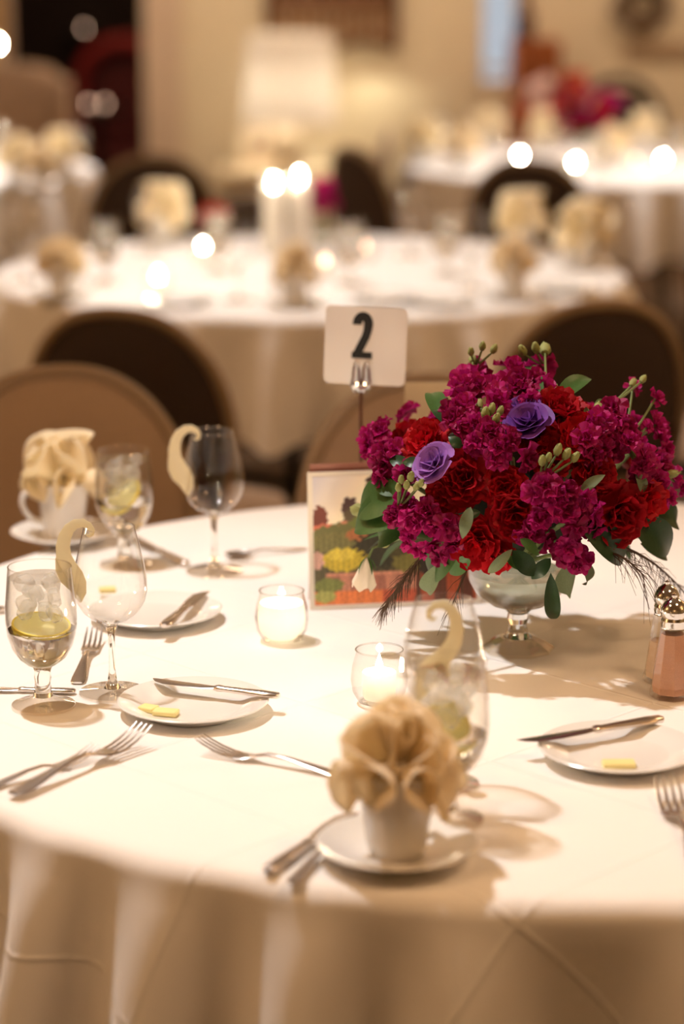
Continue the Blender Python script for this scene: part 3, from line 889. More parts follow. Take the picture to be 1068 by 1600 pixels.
def make_cup():
    t = thing('coffee_cup', 'x', 'cup')
    obj('body', MB().lathe([(0, 0.004), (0.020, 0.004), (0.022, 0.0), (0.026, 0.0), (0.0275, 0.004), (0.0300, 0.020), (0.0335, 0.045), (0.0372, 0.072), (0.0385, 0.080), (0.0375, 0.0815), (0.0360, 0.080), (0.0320, 0.045), (0.0280, 0.018), (0.022, 0.009), (0, 0.008)], 48), MT['china'], t)
    hp = [(-0.0360, 0, 0.068), (-0.046, 0, 0.070), (-0.056, 0, 0.062), (-0.0585, 0, 0.050), (-0.053, 0, 0.036), (-0.043, 0, 0.026), (-0.0305, 0, 0.022)]
    obj('handle', MB().tube(hp, [0.0045, 0.0048, 0.0045, 0.0042, 0.0042, 0.0046, 0.0048], 8), MT['china'], t)
    return t


def make_saucer():
    return MB().lathe([(0, 0.004), (0.028, 0.004), (0.033, 0.001), (0.040, 0), (0.043, 0.003), (0.060, 0.010), (0.0745, 0.016), (0.0758, 0.0172), (0.0745, 0.0186), (0.060, 0.0130), (0.042, 0.0070), (0.030, 0.0068), (0, 0.0068)], 56)


SAM = make_saucer().mesh('saucer'); SAM.materials.append(MT['china'])
SA = Proto(tag(obj('saucer', SAM, MT['china']), 'x', 'saucer'), 'saucers')
CUP = Proto(make_cup(), 'coffee cups')


def napkin_mesh(seed, rings):
    """a linen napkin gathered in a cup: its pleats fan out as open pinched loops.
    rings: (count, elevation, length, half width, half height, droop)"""
    r_ = random.Random(seed)
    m = MB()
    for cnt, el, L, hw, hh, droop in rings:
        off = r_.random() * 6
        for k in range(cnt):
            az = off + 2 * pi * (k + r_.uniform(-0.16, 0.16)) / cnt
            e = radians(el + r_.uniform(-9, 9)); l = L * r_.uniform(0.88, 1.12)
            roll = r_.uniform(-0.9, 0.9); w_ = hw * r_.uniform(0.65, 1.25); h_ = hh * r_.uniform(0.7, 1.25)
            d = Vector((cos(az) * cos(e), sin(az) * cos(e), sin(e)))
            side = Vector((-sin(az), cos(az), 0)); up = d.cross(side) * -1
            side, up = side * cos(roll) + up * sin(roll), up * cos(roll) - side * sin(roll)
            wob = r_.uniform(0, 6)

            def fn(u, v, d=d, side=side, up=up, l=l, w_=w_, h_=h_, droop=droop, wob=wob):
                a = 2 * pi * u
                op = 0.12 + 0.88 * v ** 0.9
                c, s_ = cos(a), sin(a)
                x = w_ * op * s_ * (0.80 - 0.30 * c)              # teardrop, pinched on the upper side
                y = h_ * op * c
                lip = 1 + 0.05 * v * cos(a + wob) - 0.34 * v * max(0, c) ** 2 + 0.06 * v * s_ * s_
                p = d * (l * v * lip) + side * x + up * y
                flare = v ** 3
                p = p + (side * x * 0.25 + up * y * 0.2) * flare
                return (p.x, p.y, p.z - droop * v ** 2.2 - 0.006)
            m.grid(fn, 28, 10, wrap=True)
    m.lathe([(0, -0.03), (0.022, -0.028), (0.031, -0.008), (0.026, 0.004), (0.010, 0.010), (0, 0.010)], 18)
    return m


def make_napkin(name, *a, matl='napkin'):
    o = obj(name, napkin_mesh(*a), MT[matl])
    md = o.modifiers.new('cloth thickness', 'SOLIDIFY'); md.thickness = 0.0012; md.offset = 0
    return tag(o, 'x', 'napkin')


NAP1 = Proto(make_napkin('napkin', 5, [(8, 18, 0.056, 0.018, 0.020, 0.020), (6, 44, 0.058, 0.019, 0.022, 0.002), (3, 74, 0.062, 0.019, 0.024, 0.0)]), 'napkins stuffed in cups')
NAP2 = Proto(make_napkin('napkin', 12, [(6, 28, 0.062, 0.018, 0.026, 0.020), (4, 52, 0.066, 0.024, 0.026, 0.0), (2, 78, 0.070, 0.020, 0.034, 0.0)], matl='napkin_pale'), 'napkins stuffed in cups')


def napkin_cup(base, cup_rz, nap, nap_rz, where, look, sz=1.0):
    b = Vector(base)
    SA.put((b.x, b.y, TZ), 0, 'white saucer under the cup ' + where)
    c = CUP.put((b.x, b.y, TZ + 0.0072), cup_rz, 'white coffee cup ' + where)
    nap.put((b.x, b.y, TZ + 0.0072 + 0.0815), nap_rz, look + ' napkin in the cup ' + where, scale=sz)


napkin_cup(on(619, 1341), -1.9, NAP1, 0.5, 'at the front edge of the front table', 'peach cream ruffled', 1.06)
napkin_cup(on(100, 846), 0.1, NAP2, 0.9, 'before the taupe chair at the left', 'pale cream rose folded')


# ------------------------------------------------------------------ cutlery
def make_fork():
    L = 0.195; m = MB()
    secs = []
    for s_, w_, t_, z in ((0.0, 0.006, 0.0012, 0.0018), (0.004, 0.0092, 0.0014, 0.0018), (0.02, 0.0095, 0.0015, 0.0025), (0.05, 0.0068, 0.0016, 0.0065), (0.08, 0.0042, 0.0018, 0.0105),
                          (0.105, 0.0034, 0.0019, 0.0110), (0.118, 0.0050, 0.0017, 0.0080), (0.128, 0.0095, 0.0013, 0.0050), (0.136, 0.0122, 0.0011, 0.0040), (0.145, 0.0124, 0.0010, 0.0038)):
        secs.append((s_, 0, z, w_, t_))
    m.loft(secs, 12)
    for q in (-1.5, -0.5, 0.5, 1.5):
        y = q * 0.0066
        m.loft([(0.1445, y, 0.0038, 0.0022, 0.0010), (0.155, y * 1.02, 0.0046, 0.0020, 0.0010), (0.170, y * 1.02, 0.0080, 0.0018, 0.0009), (0.184, y * 1.0, 0.0130, 0.0015, 0.0008), (L, y * 0.97, 0.0180, 0.0008, 0.0006)], 8)
    return tag(obj('dinner_fork', m, MT['silver']), 'x', 'fork')


def make_knife():
    t = thing('table_knife', 'x', 'knife')
    obj('handle', MB().loft([(0, 0, 0.004, 0.0040, 0.0026), (0.003, 0, 0.004, 0.0072, 0.0036), (0.02, 0, 0.0042, 0.0082, 0.0040), (0.05, 0, 0.0042, 0.0068, 0.0036), (0.075, 0, 0.0042, 0.0052, 0.0032), (0.079, 0, 0.0042, 0.0064, 0.0038), (0.083, 0, 0.0042, 0.0064, 0.0038), (0.087, 0, 0.0042, 0.0048, 0.0028)], 12), MT['silver'], t)
    obj('blade', MB().loft([(0.0865, 0, 0.0042, 0.0050, 0.0016), (0.10, 0.0010, 0.0042, 0.0078, 0.0010), (0.13, 0.0016, 0.0042, 0.0092, 0.0008), (0.155, 0.0010, 0.0042, 0.0090, 0.0007), (0.168, -0.0022, 0.0042, 0.0058, 0.0006), (0.175, -0.0060, 0.0042, 0.0012, 0.0004)], 10), MT['silver'], t)
    return t


def make_spoon():
    m = MB()
    m.loft([(0, 0, 0.0018, 0.004, 0.001), (0.004, 0, 0.0018, 0.0075, 0.0013), (0.02, 0, 0.0025, 0.0075, 0.0014), (0.05, 0, 0.006, 0.005, 0.0016), (0.085, 0, 0.009, 0.003, 0.0018), (0.10, 0, 0.007, 0.0035, 0.0016), (0.106, 0, 0.0065, 0.006, 0.0012)], 12)
    def bowl(u, v):
        a = u * 2 * pi
        r_ = v
        x = 0.128 + 0.025 * r_ * cos(a); y = 0.0165 * r_ * sin(a) * (1 + 0.12 * cos(a))
        return (x, y, 0.002 + 0.007 * r_ ** 2.2)
    m.grid(bowl, 28, 6, wrap=True); m.grid(lambda u, v: (bowl(u, v)[0], bowl(u, v)[1], bowl(u, v)[2] - 0.001), 28, 6, wrap=True)
    return tag(obj('teaspoon', m, MT['silver']), 'x', 'spoon')


FK = Proto(make_fork(), 'forks'); KN = Proto(make_knife(), 'knives'); SP = Proto(make_spoon(), 'teaspoons')


def lay(proto, L, end, tip, label, z=0.0, ztip=0.0, fit=True, tilt=0.0, zt=None):
    """lays a piece with its handle end at pixel end and its tip toward pixel tip"""
    a = on(end[0], end[1], TZ + z); b = on(tip[0], tip[1], TZ + (ztip if zt is None else zt))
    d = b - a; hl = sqrt(d.x ** 2 + d.y ** 2)
    sc = hl / L if fit else 1.0
    o = proto.put((a.x, a.y, TZ + z), 0, label, scale=sc)
    o.rotation_euler = (0, -tilt, math.atan2(d.y, d.x))
    return o


FG = None
lay(FK, 0.195, (20, 1243), (225, 1134), 'upper of two crossed forks at the front left of the table, pointing at the plate', 0.0045, 0.021)
lay(FK, 0.195, (-35, 1240), (150, 1158), 'lower fork crossed under another at the left edge', 0, 0.018)
lay(FK, 0.195, (546, 1216), (312, 1149), 'fork pointing left between the left bread plate and the front napkin cup', 0, 0.018)
lay(FK, 0.195, (121, 1069), (148, 978), 'fork standing between the left goblet and wine glass, near the rear plate', 0, 0.018)
lay(FK, 0.195, (1098, 1372), (1040, 1216), 'fork at the right edge in front of the right bread plate', 0, 0.018)
PZ = 0.0162
lay(KN, 0.175, (436, 1092), (236, 1067), 'butter knife lying across the left bread plate with butter pats', PZ, PZ)
lay(KN, 0.175, (256, 983), (320, 928), 'butter knife on the rim of the plate behind the wine glass', PZ, PZ)
lay(KN, 0.175, (1034, 1128), (812, 1165), 'butter knife lying across the right bread plate', PZ, PZ)
lay(KN, 0.175, (418, 1367), (560, 1268), 'dinner knife poking out left of the front saucer', 0, 0, fit=False)
lay(SP, 0.153, (455, 1382), (590, 1262), 'teaspoon between the front saucer and the dinner knife', 0, 0, fit=False)
lay(KN, 0.175, (118, 1084), (-60, 1078), 'knife lying behind the stem of the left edge goblet', 0, 0)
lay(KN, 0.175, (291, 886), (205, 843), 'knife between the rear goblet and the lone wine glass', 0, 0)
lay(SP, 0.153, (478, 858), (352, 874), 'spoon behind the foot of the lone wine glass', 0, 0)
lay(KN, 0.175, (8, 957), (-110, 952), 'knife tip at the left edge behind the left goblet', 0, 0, fit=False)


# ------------------------------------------------------------------ candles
def make_votive(flame='flame', lvl=0.030, full=False):
    t = thing('votive_candle', 'x', 'candle')
    gl = [(0, 0.003), (0.018, 0.0), (0.024, 0.002), (0.0305, 0.014), (0.0325, 0.028), (0.0305, 0.044), (0.0265, 0.058), (0.0268, 0.062)]
    obj('glass_cup', MB().lathe(gl, 36), MT['thin'], t)
    obj('rim', MB().tube([(0.0268 * cos(a), 0.0268 * sin(a), 0.062) for a in [2 * pi * i / 32 for i in range(32)]], 0.0009, 6, closed=True), MT['thin'], t)
    if full:                                      # burnt down in the middle: a wax shell round the flame
        lvl = 0.022
        wx = [(0, 0.004), (0.018, 0.004), (0.0265, 0.014), (0.0282, 0.028), (0.0268, 0.044), (0.0255, 0.047), (0.0235, 0.044), (0.0245, 0.028), (0.021, 0.019), (0.010, 0.016), (0, 0.016)]
    else:
        wx = [(0, 0.005), (0.017, 0.005), (0.0185, 0.008), (0.0195, lvl + 0.004), (0.0185, lvl + 0.006), (0.0165, lvl - 0.002), (0.012, lvl - 0.008), (0, lvl - 0.008)]
    obj('wax', MB().lathe(wx, 28), MT['wax'], t)
    obj('wick', MB().tube([(0, 0, lvl - 0.007), (0.0006, 0, lvl + 0.001)], 0.0008, 6), MT['wick'], t)
    obj('flame', MB().lathe([(0, 0), (0.0032, 0.003), (0.0046, 0.008), (0.0040, 0.014), (0.0020, 0.021), (0, 0.027)], 12, Matrix.Translation((0, 0, lvl + 0.0005))), MT[flame], t)
    return t


VO = Proto(make_votive(), 'lit votive candles')
VA = make_votive(full=True); VA.location = on(440, 1000); VA.scale = (1.02,) * 3
VA['label'] = 'glowing votive candle in round glass beside the garden photo brochure'; VA['group'] = 'lit votive candles'
VO.put(on(592, 1097), 0.4, 'lit votive candle in round glass between the plate and the front goblet', scale=1.0)

# ------------------------------------------------------------------ salt and pepper
saltm = mat('pink_grain', (0.60, 0.34, 0.23, 1), 0.9, var=0.2, scale=900)
saltw = mat('pale_grain', (0.66, 0.48, 0.34, 1), 0.9, var=0.1, scale=900)


def make_shaker(fill, level):
    t = thing('shaker', 'x', 'shaker')
    n = 8
    def oct_(prof):
        return MB().lathe(prof, n)
    b = obj('glass_body', oct_([(0, 0), (0.024, 0), (0.0255, 0.003), (0.0255, 0.009), (0.0235, 0.014), (0.0155, 0.076), (0.0150, 0.082), (0.0135, 0.085)]), MT['thin'], t, smooth=False)
    obj('filling', oct_([(0, 0.006), (0.0215, 0.006), (0.0225, 0.014), (0.0225 - 0.0085 * (level - 0.014) / 0.062, level), (0, level + 0.002)]), fill, t, smooth=False)
    obj('cap', MB().lathe([(0.0125, 0.082), (0.0150, 0.0825), (0.0142, 0.086), (0.0150, 0.0875), (0.0142, 0.091), (0.0150, 0.0925), (0.0138, 0.096), (0.0155, 0.099), (0.0150, 0.107), (0.0110, 0.114), (0.0055, 0.118), (0.003, 0.1195), (0.0035, 0.122), (0, 0.124)], 24), MT['chrome'], t)
    return t


SH1 = make_shaker(saltm, 0.076); SH2 = make_shaker(saltw, 0.05)
p = on(1048, 1088); SH1.location = (p.x, p.y, TZ); SH1['label'] = 'nearer glass shaker with pinkish filling and chrome cap at the right'
p = on(1037, 1064); SH2.location = (p.x, p.y, TZ); SH2['label'] = 'glass shaker with chrome cap half hidden behind the pinkish shaker'
for s_ in (SH1, SH2): s_['group'] = 'shakers at the right edge'; s_.scale = (0.98,) * 3

# ------------------------------------------------------------------ number stand, brochure, menu card
YS = 3.03
sb = on(563, 917); YS = sb.y
st = thing('table_number_stand', 'chrome stand holding the white number 2 card behind the brochure', 'table number stand', (sb.x, sb.y, TZ))
obj('base', MB().lathe([(0, 0), (0.030, 0), (0.031, 0.003), (0.024, 0.008), (0.008, 0.013), (0.0035, 0.02), (0, 0.02)], 28), MT['chrome'], st)
zc = atY(564, 603, YS).z - TZ
obj('rod', MB().tube([(0, 0, 0.015), (0, 0, zc)], 0.0024, 8), mat('brown_steel_rod', (0.20, 0.10, 0.07, 1), 0.35, 0.7), st)
hp = thing('x', 'x', 'x'); bpy.data.objects.remove(hp)
cl = MB()
for sx in (-1, 1):
    for y in (-0.006, 0.006):
        cl.tube([(sx * 0.0065 + 0.0052 * cos(a) * (1.0 if sin(a) < 0 else 0.75), y, zc + 0.012 + 0.019 * sin(a)) for a in [2 * pi * i / 24 for i in range(24)]], 0.0019, 8, closed=True)
obj('wire_clip', cl, MT['chrome'], st)
cu_ = MB().lathe([(0, -0.008), (0.006, -0.008), (0.013, -0.003), (0.0155, 0.003), (0.0135, 0.006), (0.006, 0.004), (0, 0.003)], 24, Matrix.Translation((0, 0, zc)), 1, 0.8)
obj('clip_cup', cu_, MT['chrome'], st)
tl, br = atY(503, 479, YS), atY(631, 601, YS)
cw, chh = br.x - tl.x, tl.z - br.z
nc = thing('number_card', 'white rounded card printed with a black 2', 'table number', ((tl.x + br.x) / 2 + 0.001, YS, br.z), radians(-7))
nc.rotation_euler = (0, radians(2.0), radians(-6))
cm = MB(); r_ = 0.008; pts = []
for cx_, cz_, a0 in ((1, 1, 0), (-1, 1, pi / 2), (-1, 0, pi), (1, 0, 1.5 * pi)):
    for i in range(7):
        a = a0 + i / 6 * pi / 2
        pts.append((cx_ * (cw / 2 - r_) + r_ * cos(a), (chh - r_ if cz_ else r_) + r_ * sin(a)))
N = len(pts)
cm.add([(x, -0.0006, z) for x, z in pts] + [(x, 0.0006, z) for x, z in pts], [tuple(range(N)), tuple(reversed(range(N, 2 * N)))] + [(i, (i + 1) % N + 0, (i + 1) % N + N, i + N)[::-1] for i in range(N)])
obj('card', cm, MT['white_card'], nc, smooth=False)
# the numeral, drawn as a heavy condensed 2
h2 = 72 / 122 * chh; w2 = 32 / 128 * cw
top = []
def quad(p, w):   # centre line with stroke half widths
    return p
cen = []
sw = 0.225 * w2
R2 = w2 / 2 - sw
for i in range(15):
    a = radians(188 - i * 14.2)
    cen.append((R2 * cos(a), h2 - w2 * 0.56 + (w2 * 0.56 - sw * 0.85) * sin(a) * 0.98, sw))
for x, z in ((R2 * 0.86, h2 * 0.60), (R2 * 0.55, h2 * 0.47), (R2 * 0.10, h2 * 0.35), (-R2 * 0.42, h2 * 0.22), (-R2 * 0.80, h2 * 0.11), (-R2 * 0.98, h2 * 0.02)):
    cen.append((x, z, sw * 0.92))
nm = MB(); v = []
for i, (x, z, s_) in enumerate(cen):
    a = cen[max(i - 1, 0)]; b = cen[min(i + 1, len(cen) - 1)]
    d = Vector((b[0] - a[0], b[1] - a[1])).normalized(); nn = Vector((-d.y, d.x))
    zz = [z + nn.y * s_, z - nn.y * s_]
    v += [(x + nn.x * s_, -0.0010, max(0, zz[0])), (x - nn.x * s_, -0.0010, max(0, zz[1]))]
nm.add(v, [(2 * i, 2 * i + 2, 2 * i + 3, 2 * i + 1)[::-1] for i in range(len(cen) - 1)])
nm.add([(-w2 / 2, -0.00105, 0), (w2 / 2, -0.00105, 0), (w2 / 2, -0.00105, h2 * 0.145), (-w2 / 2, -0.00105, h2 * 0.145)], [(0, 1, 2, 3)])
obj('numeral', nm, MT['black_ink'], nc, smooth=False).location = (-0.0042, 0, chh * (602 - 561) / 122)

# brochure: a standing folded card with a garden picture on its front panel
bl, bt = on(484, 953), None
BY = bl.y
yaw = radians(9)
bro = thing('brochure', 'folded brochure with a garden picture standing left of the bouquet', 'brochure', (bl.x, BY, TZ), yaw)
H_ = (atY(478, 741, BY + 0.012).z - TZ)
W_ = 0.225
pts2 = [(85, 380, 42, 90, (105, 52, 44)), (250, 310, 45, 75, (78, 58, 58)), (400, 155, 66, 62, (58, 40, 40)), (250, 380, 40, 60, (90, 78, 60)), (120, 440, 80, 28, (192, 105, 85)), (210, 420, 40, 22, (196, 130, 105)),
        (250, 490, 220, 80, (98, 98, 58)), (150, 540, 120, 75, (108, 104, 62)), (400, 420, 150, 80, (100, 112, 56)), (600, 420, 190, 120, (66, 76, 40)), (285, 490, 60, 40, (160, 100, 62)), (430, 600, 170, 130, (48, 44, 30)), (640, 620, 170, 120, (70, 64, 36)),
        (210, 655, 120, 78, (186, 166, 52)), (195, 620, 80, 40, (206, 186, 72)), (70, 660, 34, 60, (190, 150, 140)), (560, 690, 90, 60, (108, 102, 50)), (700, 700, 90, 90, (44, 36, 28))]


def paint(cx, cy):
    n = 0.5 + 0.5 * sin(cx * 0.21 + 2 * sin(cy * 0.17)) * cos(cy * 0.19 + sin(cx * 0.13))
    if cy < 470:
        t = min(1, max(0, (cx - 50) / 330 + (cy - 110) / 520))
        c = [186 + 50 * t, 184 + 36 * t, 198 - 4 * t]; n = 0.5
    else:
        c = [80, 74, 48]
    if 740 < cy < 868 and 110 < cx < 640:
        c = [150, 96, 82]
        if int(cx / 62) % 2: c = [176, 120, 100]
        if cy < 762: c = [188, 130, 108]
    if cy >= 868: c = [206, 116, 66] if cx < 420 else [168, 78, 54]
    if cx > 600 and cy > 640: c = [150, 70, 42] if int(cx / 70) % 2 else [86, 48, 36]
    for ex, ey, rx, ry, col in pts2:
        d = ((cx - ex) / rx) ** 2 + ((cy - ey) / ry) ** 2
        d += 0.32 * (sin(cx * 0.11 + ey) * cos(cy * 0.12 + ex))
        if d < 1: c = list(col)
    for ex, ey, rx, ry, col in ((130, 825, 78, 52, (110, 118, 60)), (105, 900, 58, 40, (150, 152, 84))):
        d = ((cx - ex) / rx) ** 2 + ((cy - ey) / ry) ** 2 + 0.2 * sin(cx * 0.1) * cos(cy * 0.12)
        if d < 1: c = list(col)
    k = 0.80 + 0.4 * n
    if cy < 470 and c[2] > 150: k = 1
    k *= 1.10
    return [min(250, x * k) for x in c]


NU, NV = 150, 120
lean = 0.022
gm = MB()
mgx, mgz = 0.0065, 0.0055
gm.grid(lambda u, v: (mgx + (W_ - 2 * mgx) * u, -0.0009 + lean * (mgz + (H_ - 2 * mgz) * v) / H_, mgz + (H_ - 2 * mgz) * v), NU, NV)
gme = gm.mesh('printed_picture', False)
ca = gme.color_attributes.new('print', 'FLOAT_COLOR', 'POINT')
for j in range(NV + 1):
    for i in range(NU + 1):
        c = paint(50 + i / NU * (W_ / 0.163 * 640), 955 - j / NV * 860)
        ca.data[j * (NU + 1) + i].color = lin((c[0] / 255, c[1] / 255, c[2] / 255)) + (1,)
pm, nt, pp, out = new_mat('printed_garden_picture')
at_ = nt.nodes.new('ShaderNodeVertexColor'); at_.layer_name = 'print'
nt.links.new(at_.outputs[0], pp.inputs['Base Color']); pp.inputs['Roughness'].default_value = 0.45
fp = obj('front_panel', MB().add([(0, 0, 0), (W_, 0, 0), (W_, lean, H_), (0, lean, H_), (0, 0.0008, 0), (W_, 0.0008, 0), (W_, lean + 0.0008, H_), (0, lean + 0.0008, H_)],
         [(0, 1, 2, 3), (7, 6, 5, 4), (0, 4, 5, 1), (1, 5, 6, 2), (2, 6, 7, 3), (3, 7, 4, 0)]), mat('brochure_paper', (0.80, 0.74, 0.66, 1), 0.5), bro, smooth=False)
obj('printed_picture', gme, pm, fp, smooth=False)
hb = H_ + 0.010
obj('back_panel', MB().add([(0.006, 0.05, 0), (W_, 0.05, 0), (W_, lean + 0.004, hb), (0.004, lean + 0.004, hb), (0.006, 0.0508, 0), (W_, 0.0508, 0), (W_, lean + 0.0048, hb), (0.004, lean + 0.0048, hb)],
    [(0, 1, 2, 3), (7, 6, 5, 4), (0, 4, 5, 1), (1, 5, 6, 2), (2, 6, 7, 3), (3, 7, 4, 0)]), mat('brown_red_cover', rgb(150, 96, 80), 0.5), bro, smooth=False)

# cream menu card standing behind the bouquet
MY = 3.20
m0, m1_ = atY(632, 598, MY), atY(745, 598, MY)
mc = thing('menu_card', 'tall cream card standing upright behind the bouquet', 'card', (m0.x, MY, TZ), radians(2))
wM = m1_.x - m0.x
obj('card', MB().box(0, wM, 0, 0.0012, 0.004, m0.z - TZ), mat('cream_card', (0.62, 0.50, 0.30, 1), 0.6), mc, smooth=False)
obj('holder', MB().rbox(wM * 0.8, 0.05, 0.008, 0.006, Matrix.Translation((wM / 2, 0, 0))), MT['chrome'], mc)


# ------------------------------------------------------------------ bouquet
def petal(m, M, L, W, cup=0.3, ruf=0.15, freq=3, nu=5, nv=4, jag=0.0, r_=rnd, narrow=0.25):
    ph = r_.random() * 6
    def fn(u, v):
        s_ = u * 2 - 1
        wv = narrow + (1 - narrow) * sin(min(1, v * 1.05) * pi / 2) ** 0.8
        tip = 1 - 0.22 * s_ * s_ + (jag * (1 if int(u * nu + 0.5) % 2 else -1))
        return (s_ * W * wv, L * v * (tip if v > 0.6 else 1), cup * L * v * v + ruf * L * v * v * sin(freq * s_ * pi + ph) + 0.2 * W * s_ * s_ * v)
    return m.grid(fn, nu, nv, M)


def stock_floret(seed):
    r_ = random.Random(seed); m = MB()
    for ring, n, el, L in ((0, 5, 6, 0.0165), (1, 5, 34, 0.0135), (2, 3, 66, 0.009)):
        for k in range(n):
            M = Matrix.Rotation(2 * pi * (k + 0.5 * ring) / n + r_.uniform(-0.3, 0.3), 4, 'Z') @ Matrix.Rotation(radians(el + r_.uniform(-12, 12)), 4, 'X')
            petal(m, M, L * r_.uniform(0.8, 1.15), L * 0.50, r_.uniform(-0.25, 0.2), 0.20, 1.4, 5, 4, r_=r_, narrow=0.18)
    return m


def carnation(seed, R_=0.030):
    r_ = random.Random(seed); m = MB()
    for ring, n, el, L in ((0, 7, 2, 1.0), (1, 7, 20, 0.95), (2, 6, 38, 0.85), (3, 5, 55, 0.75), (4, 4, 70, 0.65), (5, 3, 82, 0.52)):
        for k in range(n):
            M = Matrix.Rotation(2 * pi * (k + 0.5 * (ring % 2)) / n + r_.uniform(-0.25, 0.25), 4, 'Z') @ Matrix.Rotation(radians(el + r_.uniform(-9, 9)), 4, 'X')
            petal(m, M, R_ * L * r_.uniform(0.9, 1.12), R_ * L * 0.66, r_.uniform(-0.25, 0.2), 0.13, 1.7, 8, 5, 0.035, r_)
    return m


def lisianthus(seed, R_=0.028):
    r_ = random.Random(seed); m = MB()
    for ring, n, el, L in ((0, 5, 28, 1.0), (1, 5, 48, 0.95), (2, 5, 64, 0.9), (3, 4, 76, 0.82), (4, 3, 86, 0.7)):
        for k in range(n):
            M = Matrix.Rotation(2 * pi * k / n + ring * 0.7 + r_.uniform(-0.2, 0.2), 4, 'Z') @ Matrix.Translation((0, 0.0022 * (4 - ring), 0)) @ Matrix.Rotation(radians(el + r_.uniform(-6, 6)), 4, 'X')
            petal(m, M, R_ * L, R_ * L * 0.72, -0.22, 0.05, 1.1, 6, 5, r_=r_, narrow=0.45)
    return m


def bud_mesh(L=0.014, W=0.0045):
    m = MB().lathe([(0, 0), (W * 0.6, L * 0.08), (W, L * 0.35), (W * 0.85, L * 0.65), (W * 0.4, L * 0.9), (0, L)], 8)
    for k in range(3):
        a = 2 * pi * k / 3
        m.lathe([(0, 0), (W * 0.4, L * 0.3), (W * 0.3, L * 0.7), (0, L * 0.95)], 5, Matrix.Translation((W * 0.55 * cos(a), W * 0.55 * sin(a), 0)))
    return m


def leaf_mesh(wratio=0.22, bendz=0.18, fold=0.25):
    """unit leaf along +y"""
    def fn(u, v):
        s_ = u * 2 - 1
        w_ = wratio * sin(pi * v ** 0.8) ** 0.85 * (1 if v < 0.999 else 0) + 0.004
        return (s_ * w_, v, bendz * sin(pi * v * 0.9) + fold * abs(s_) * w_ - 0.06 * v * v)
    return MB().grid(fn, 4, 10)


def mk(mb, nm, key):
    me = mb.mesh(nm); me.materials.append(MT[key]); return me


FLO = [mk(stock_floret(s_), 'floret', 'magenta' if s_ % 3 else 'magenta_deep') for s_ in range(6)]
CAR = [mk(carnation(s_), 'carnation', 'red' if s_ % 2 else 'red_deep') for s_ in range(4)]
LIS = [mk(lisianthus(1), 'lisianthus', 'violet'), mk(lisianthus(2), 'lisianthus', 'purple')]
BUD = mk(bud_mesh(), 'bud', 'bud')
BUDM = mk(bud_mesh(0.013, 0.0042), 'bud', 'magenta')
LEAF = {k: mk(leaf_mesh(w_, b_), 'leaf', mt) for k, w_, b_, mt in (('g', 0.155, 0.12, 'leaf'), ('d', 0.20, 0.16, 'leaf_dark'), ('e', 0.19, 0.22, 'leaf_grey'), ('b', 0.25, 0.14, 'leaf'))}

vb = on(808, 1014)
BC = Vector((vb.x - 0.002, vb.y + 0.01, TZ + 0.205))   # middle of the flower dome
BR = Vector((0.185, 0.15, 0.135))


def dome(px, py, push=0.0):
    """where the line of sight meets the flower dome, or the nearest point of its outline"""
    d = ray(px, py).normalized()
    o = CAM - BC
    q = Vector((o.x / BR.x, o.y / BR.y, o.z / BR.z)); e = Vector((d.x / BR.x, d.y / BR.y, d.z / BR.z))
    a = e.dot(e); b = q.dot(e); c = q.dot(q) - 1
    disc = b * b - a * c
    t = (-b - sqrt(disc)) / a if disc > 0 else -b / a
    P = CAM + d * (t - push)
    n = Vector(((P.x - BC.x) / BR.x ** 2, (P.y - BC.y) / BR.y ** 2, (P.z - BC.z) / BR.z ** 2)).normalized()
    return P, n


def piece(me, parent, P, n, size=1.0, spin=None, nm=None):
    o = bpy.data.objects.new(nm or me.name.split('.')[0], me); COL.objects.link(o); o.parent = parent
    q = Vector(n).to_track_quat('Z', 'Y') @ Quaternion((0, 0, 1), rnd.random() * 6.28 if spin is None else spin)
    o.matrix_basis = Matrix.LocRotScale(Vector(P), q, Vector((size,) * 3))
    return o


def leaf_obj(parent, kind, a, b, face=Vector((0, -1, 0.5)), wide=1.0):
    a, b = Vector(a), Vector(b); y = (b - a); L = y.length; y.normalize()
    x = y.cross(face).normalized(); z = x.cross(y).normalized()
    o = bpy.data.objects.new('leaf', LEAF[kind]); COL.objects.link(o); o.parent = parent
    M = Matrix((x, y, z)).transposed().to_4x4(); M.translation = a
    o.matrix_basis = M @ Matrix.Diagonal((L * wide, L, L, 1))
    return o


bq = thing('flower_arrangement', 'large bouquet of magenta stock and red carnations in a footed glass vase', 'flowers', (vb.x, vb.y, TZ))
def rel(P): return Vector(P) - bq.location
bq_loc = Vector((vb.x, vb.y, TZ))
root_pt = Vector((0, 0.005, 0.105))

vs = obj('vase', MB().lathe([(0.0, 0.050), (0.014, 0.051), (0.034, 0.058), (0.052, 0.072), (0.062, 0.090), (0.066, 0.108), (0.067, 0.112), (0.0655, 0.112), (0.060, 0.090), (0.050, 0.074), (0.033, 0.061), (0.014, 0.0545), (0, 0.054)], 48), MT['thin'], bq)
obj('vase_stem', MB().lathe([(0, 0.016), (0.018, 0.016), (0.0125, 0.022), (0.0105, 0.032), (0.0135, 0.040), (0.012, 0.046), (0.018, 0.0525), (0, 0.0525)], 12), MT['glass'], vs, smooth=False)
obj('vase_foot', MB().lathe([(0.0440, 0), (0.0448, 0.002), (0.0435, 0.004), (0.034, 0.010), (0.022, 0.0155), (0.0175, 0.0165)], 10), MT['foot'], vs, smooth=False)
obj('water', MB().lathe([(0, 0.0548), (0.032, 0.062), (0.049, 0.075), (0.0585, 0.091), (0.0605, 0.097), (0, 0.097)], 40), thin_glass('vase_water', (0.72, 0.78, 0.72, 1), base=0.06), vs)
core = MB()
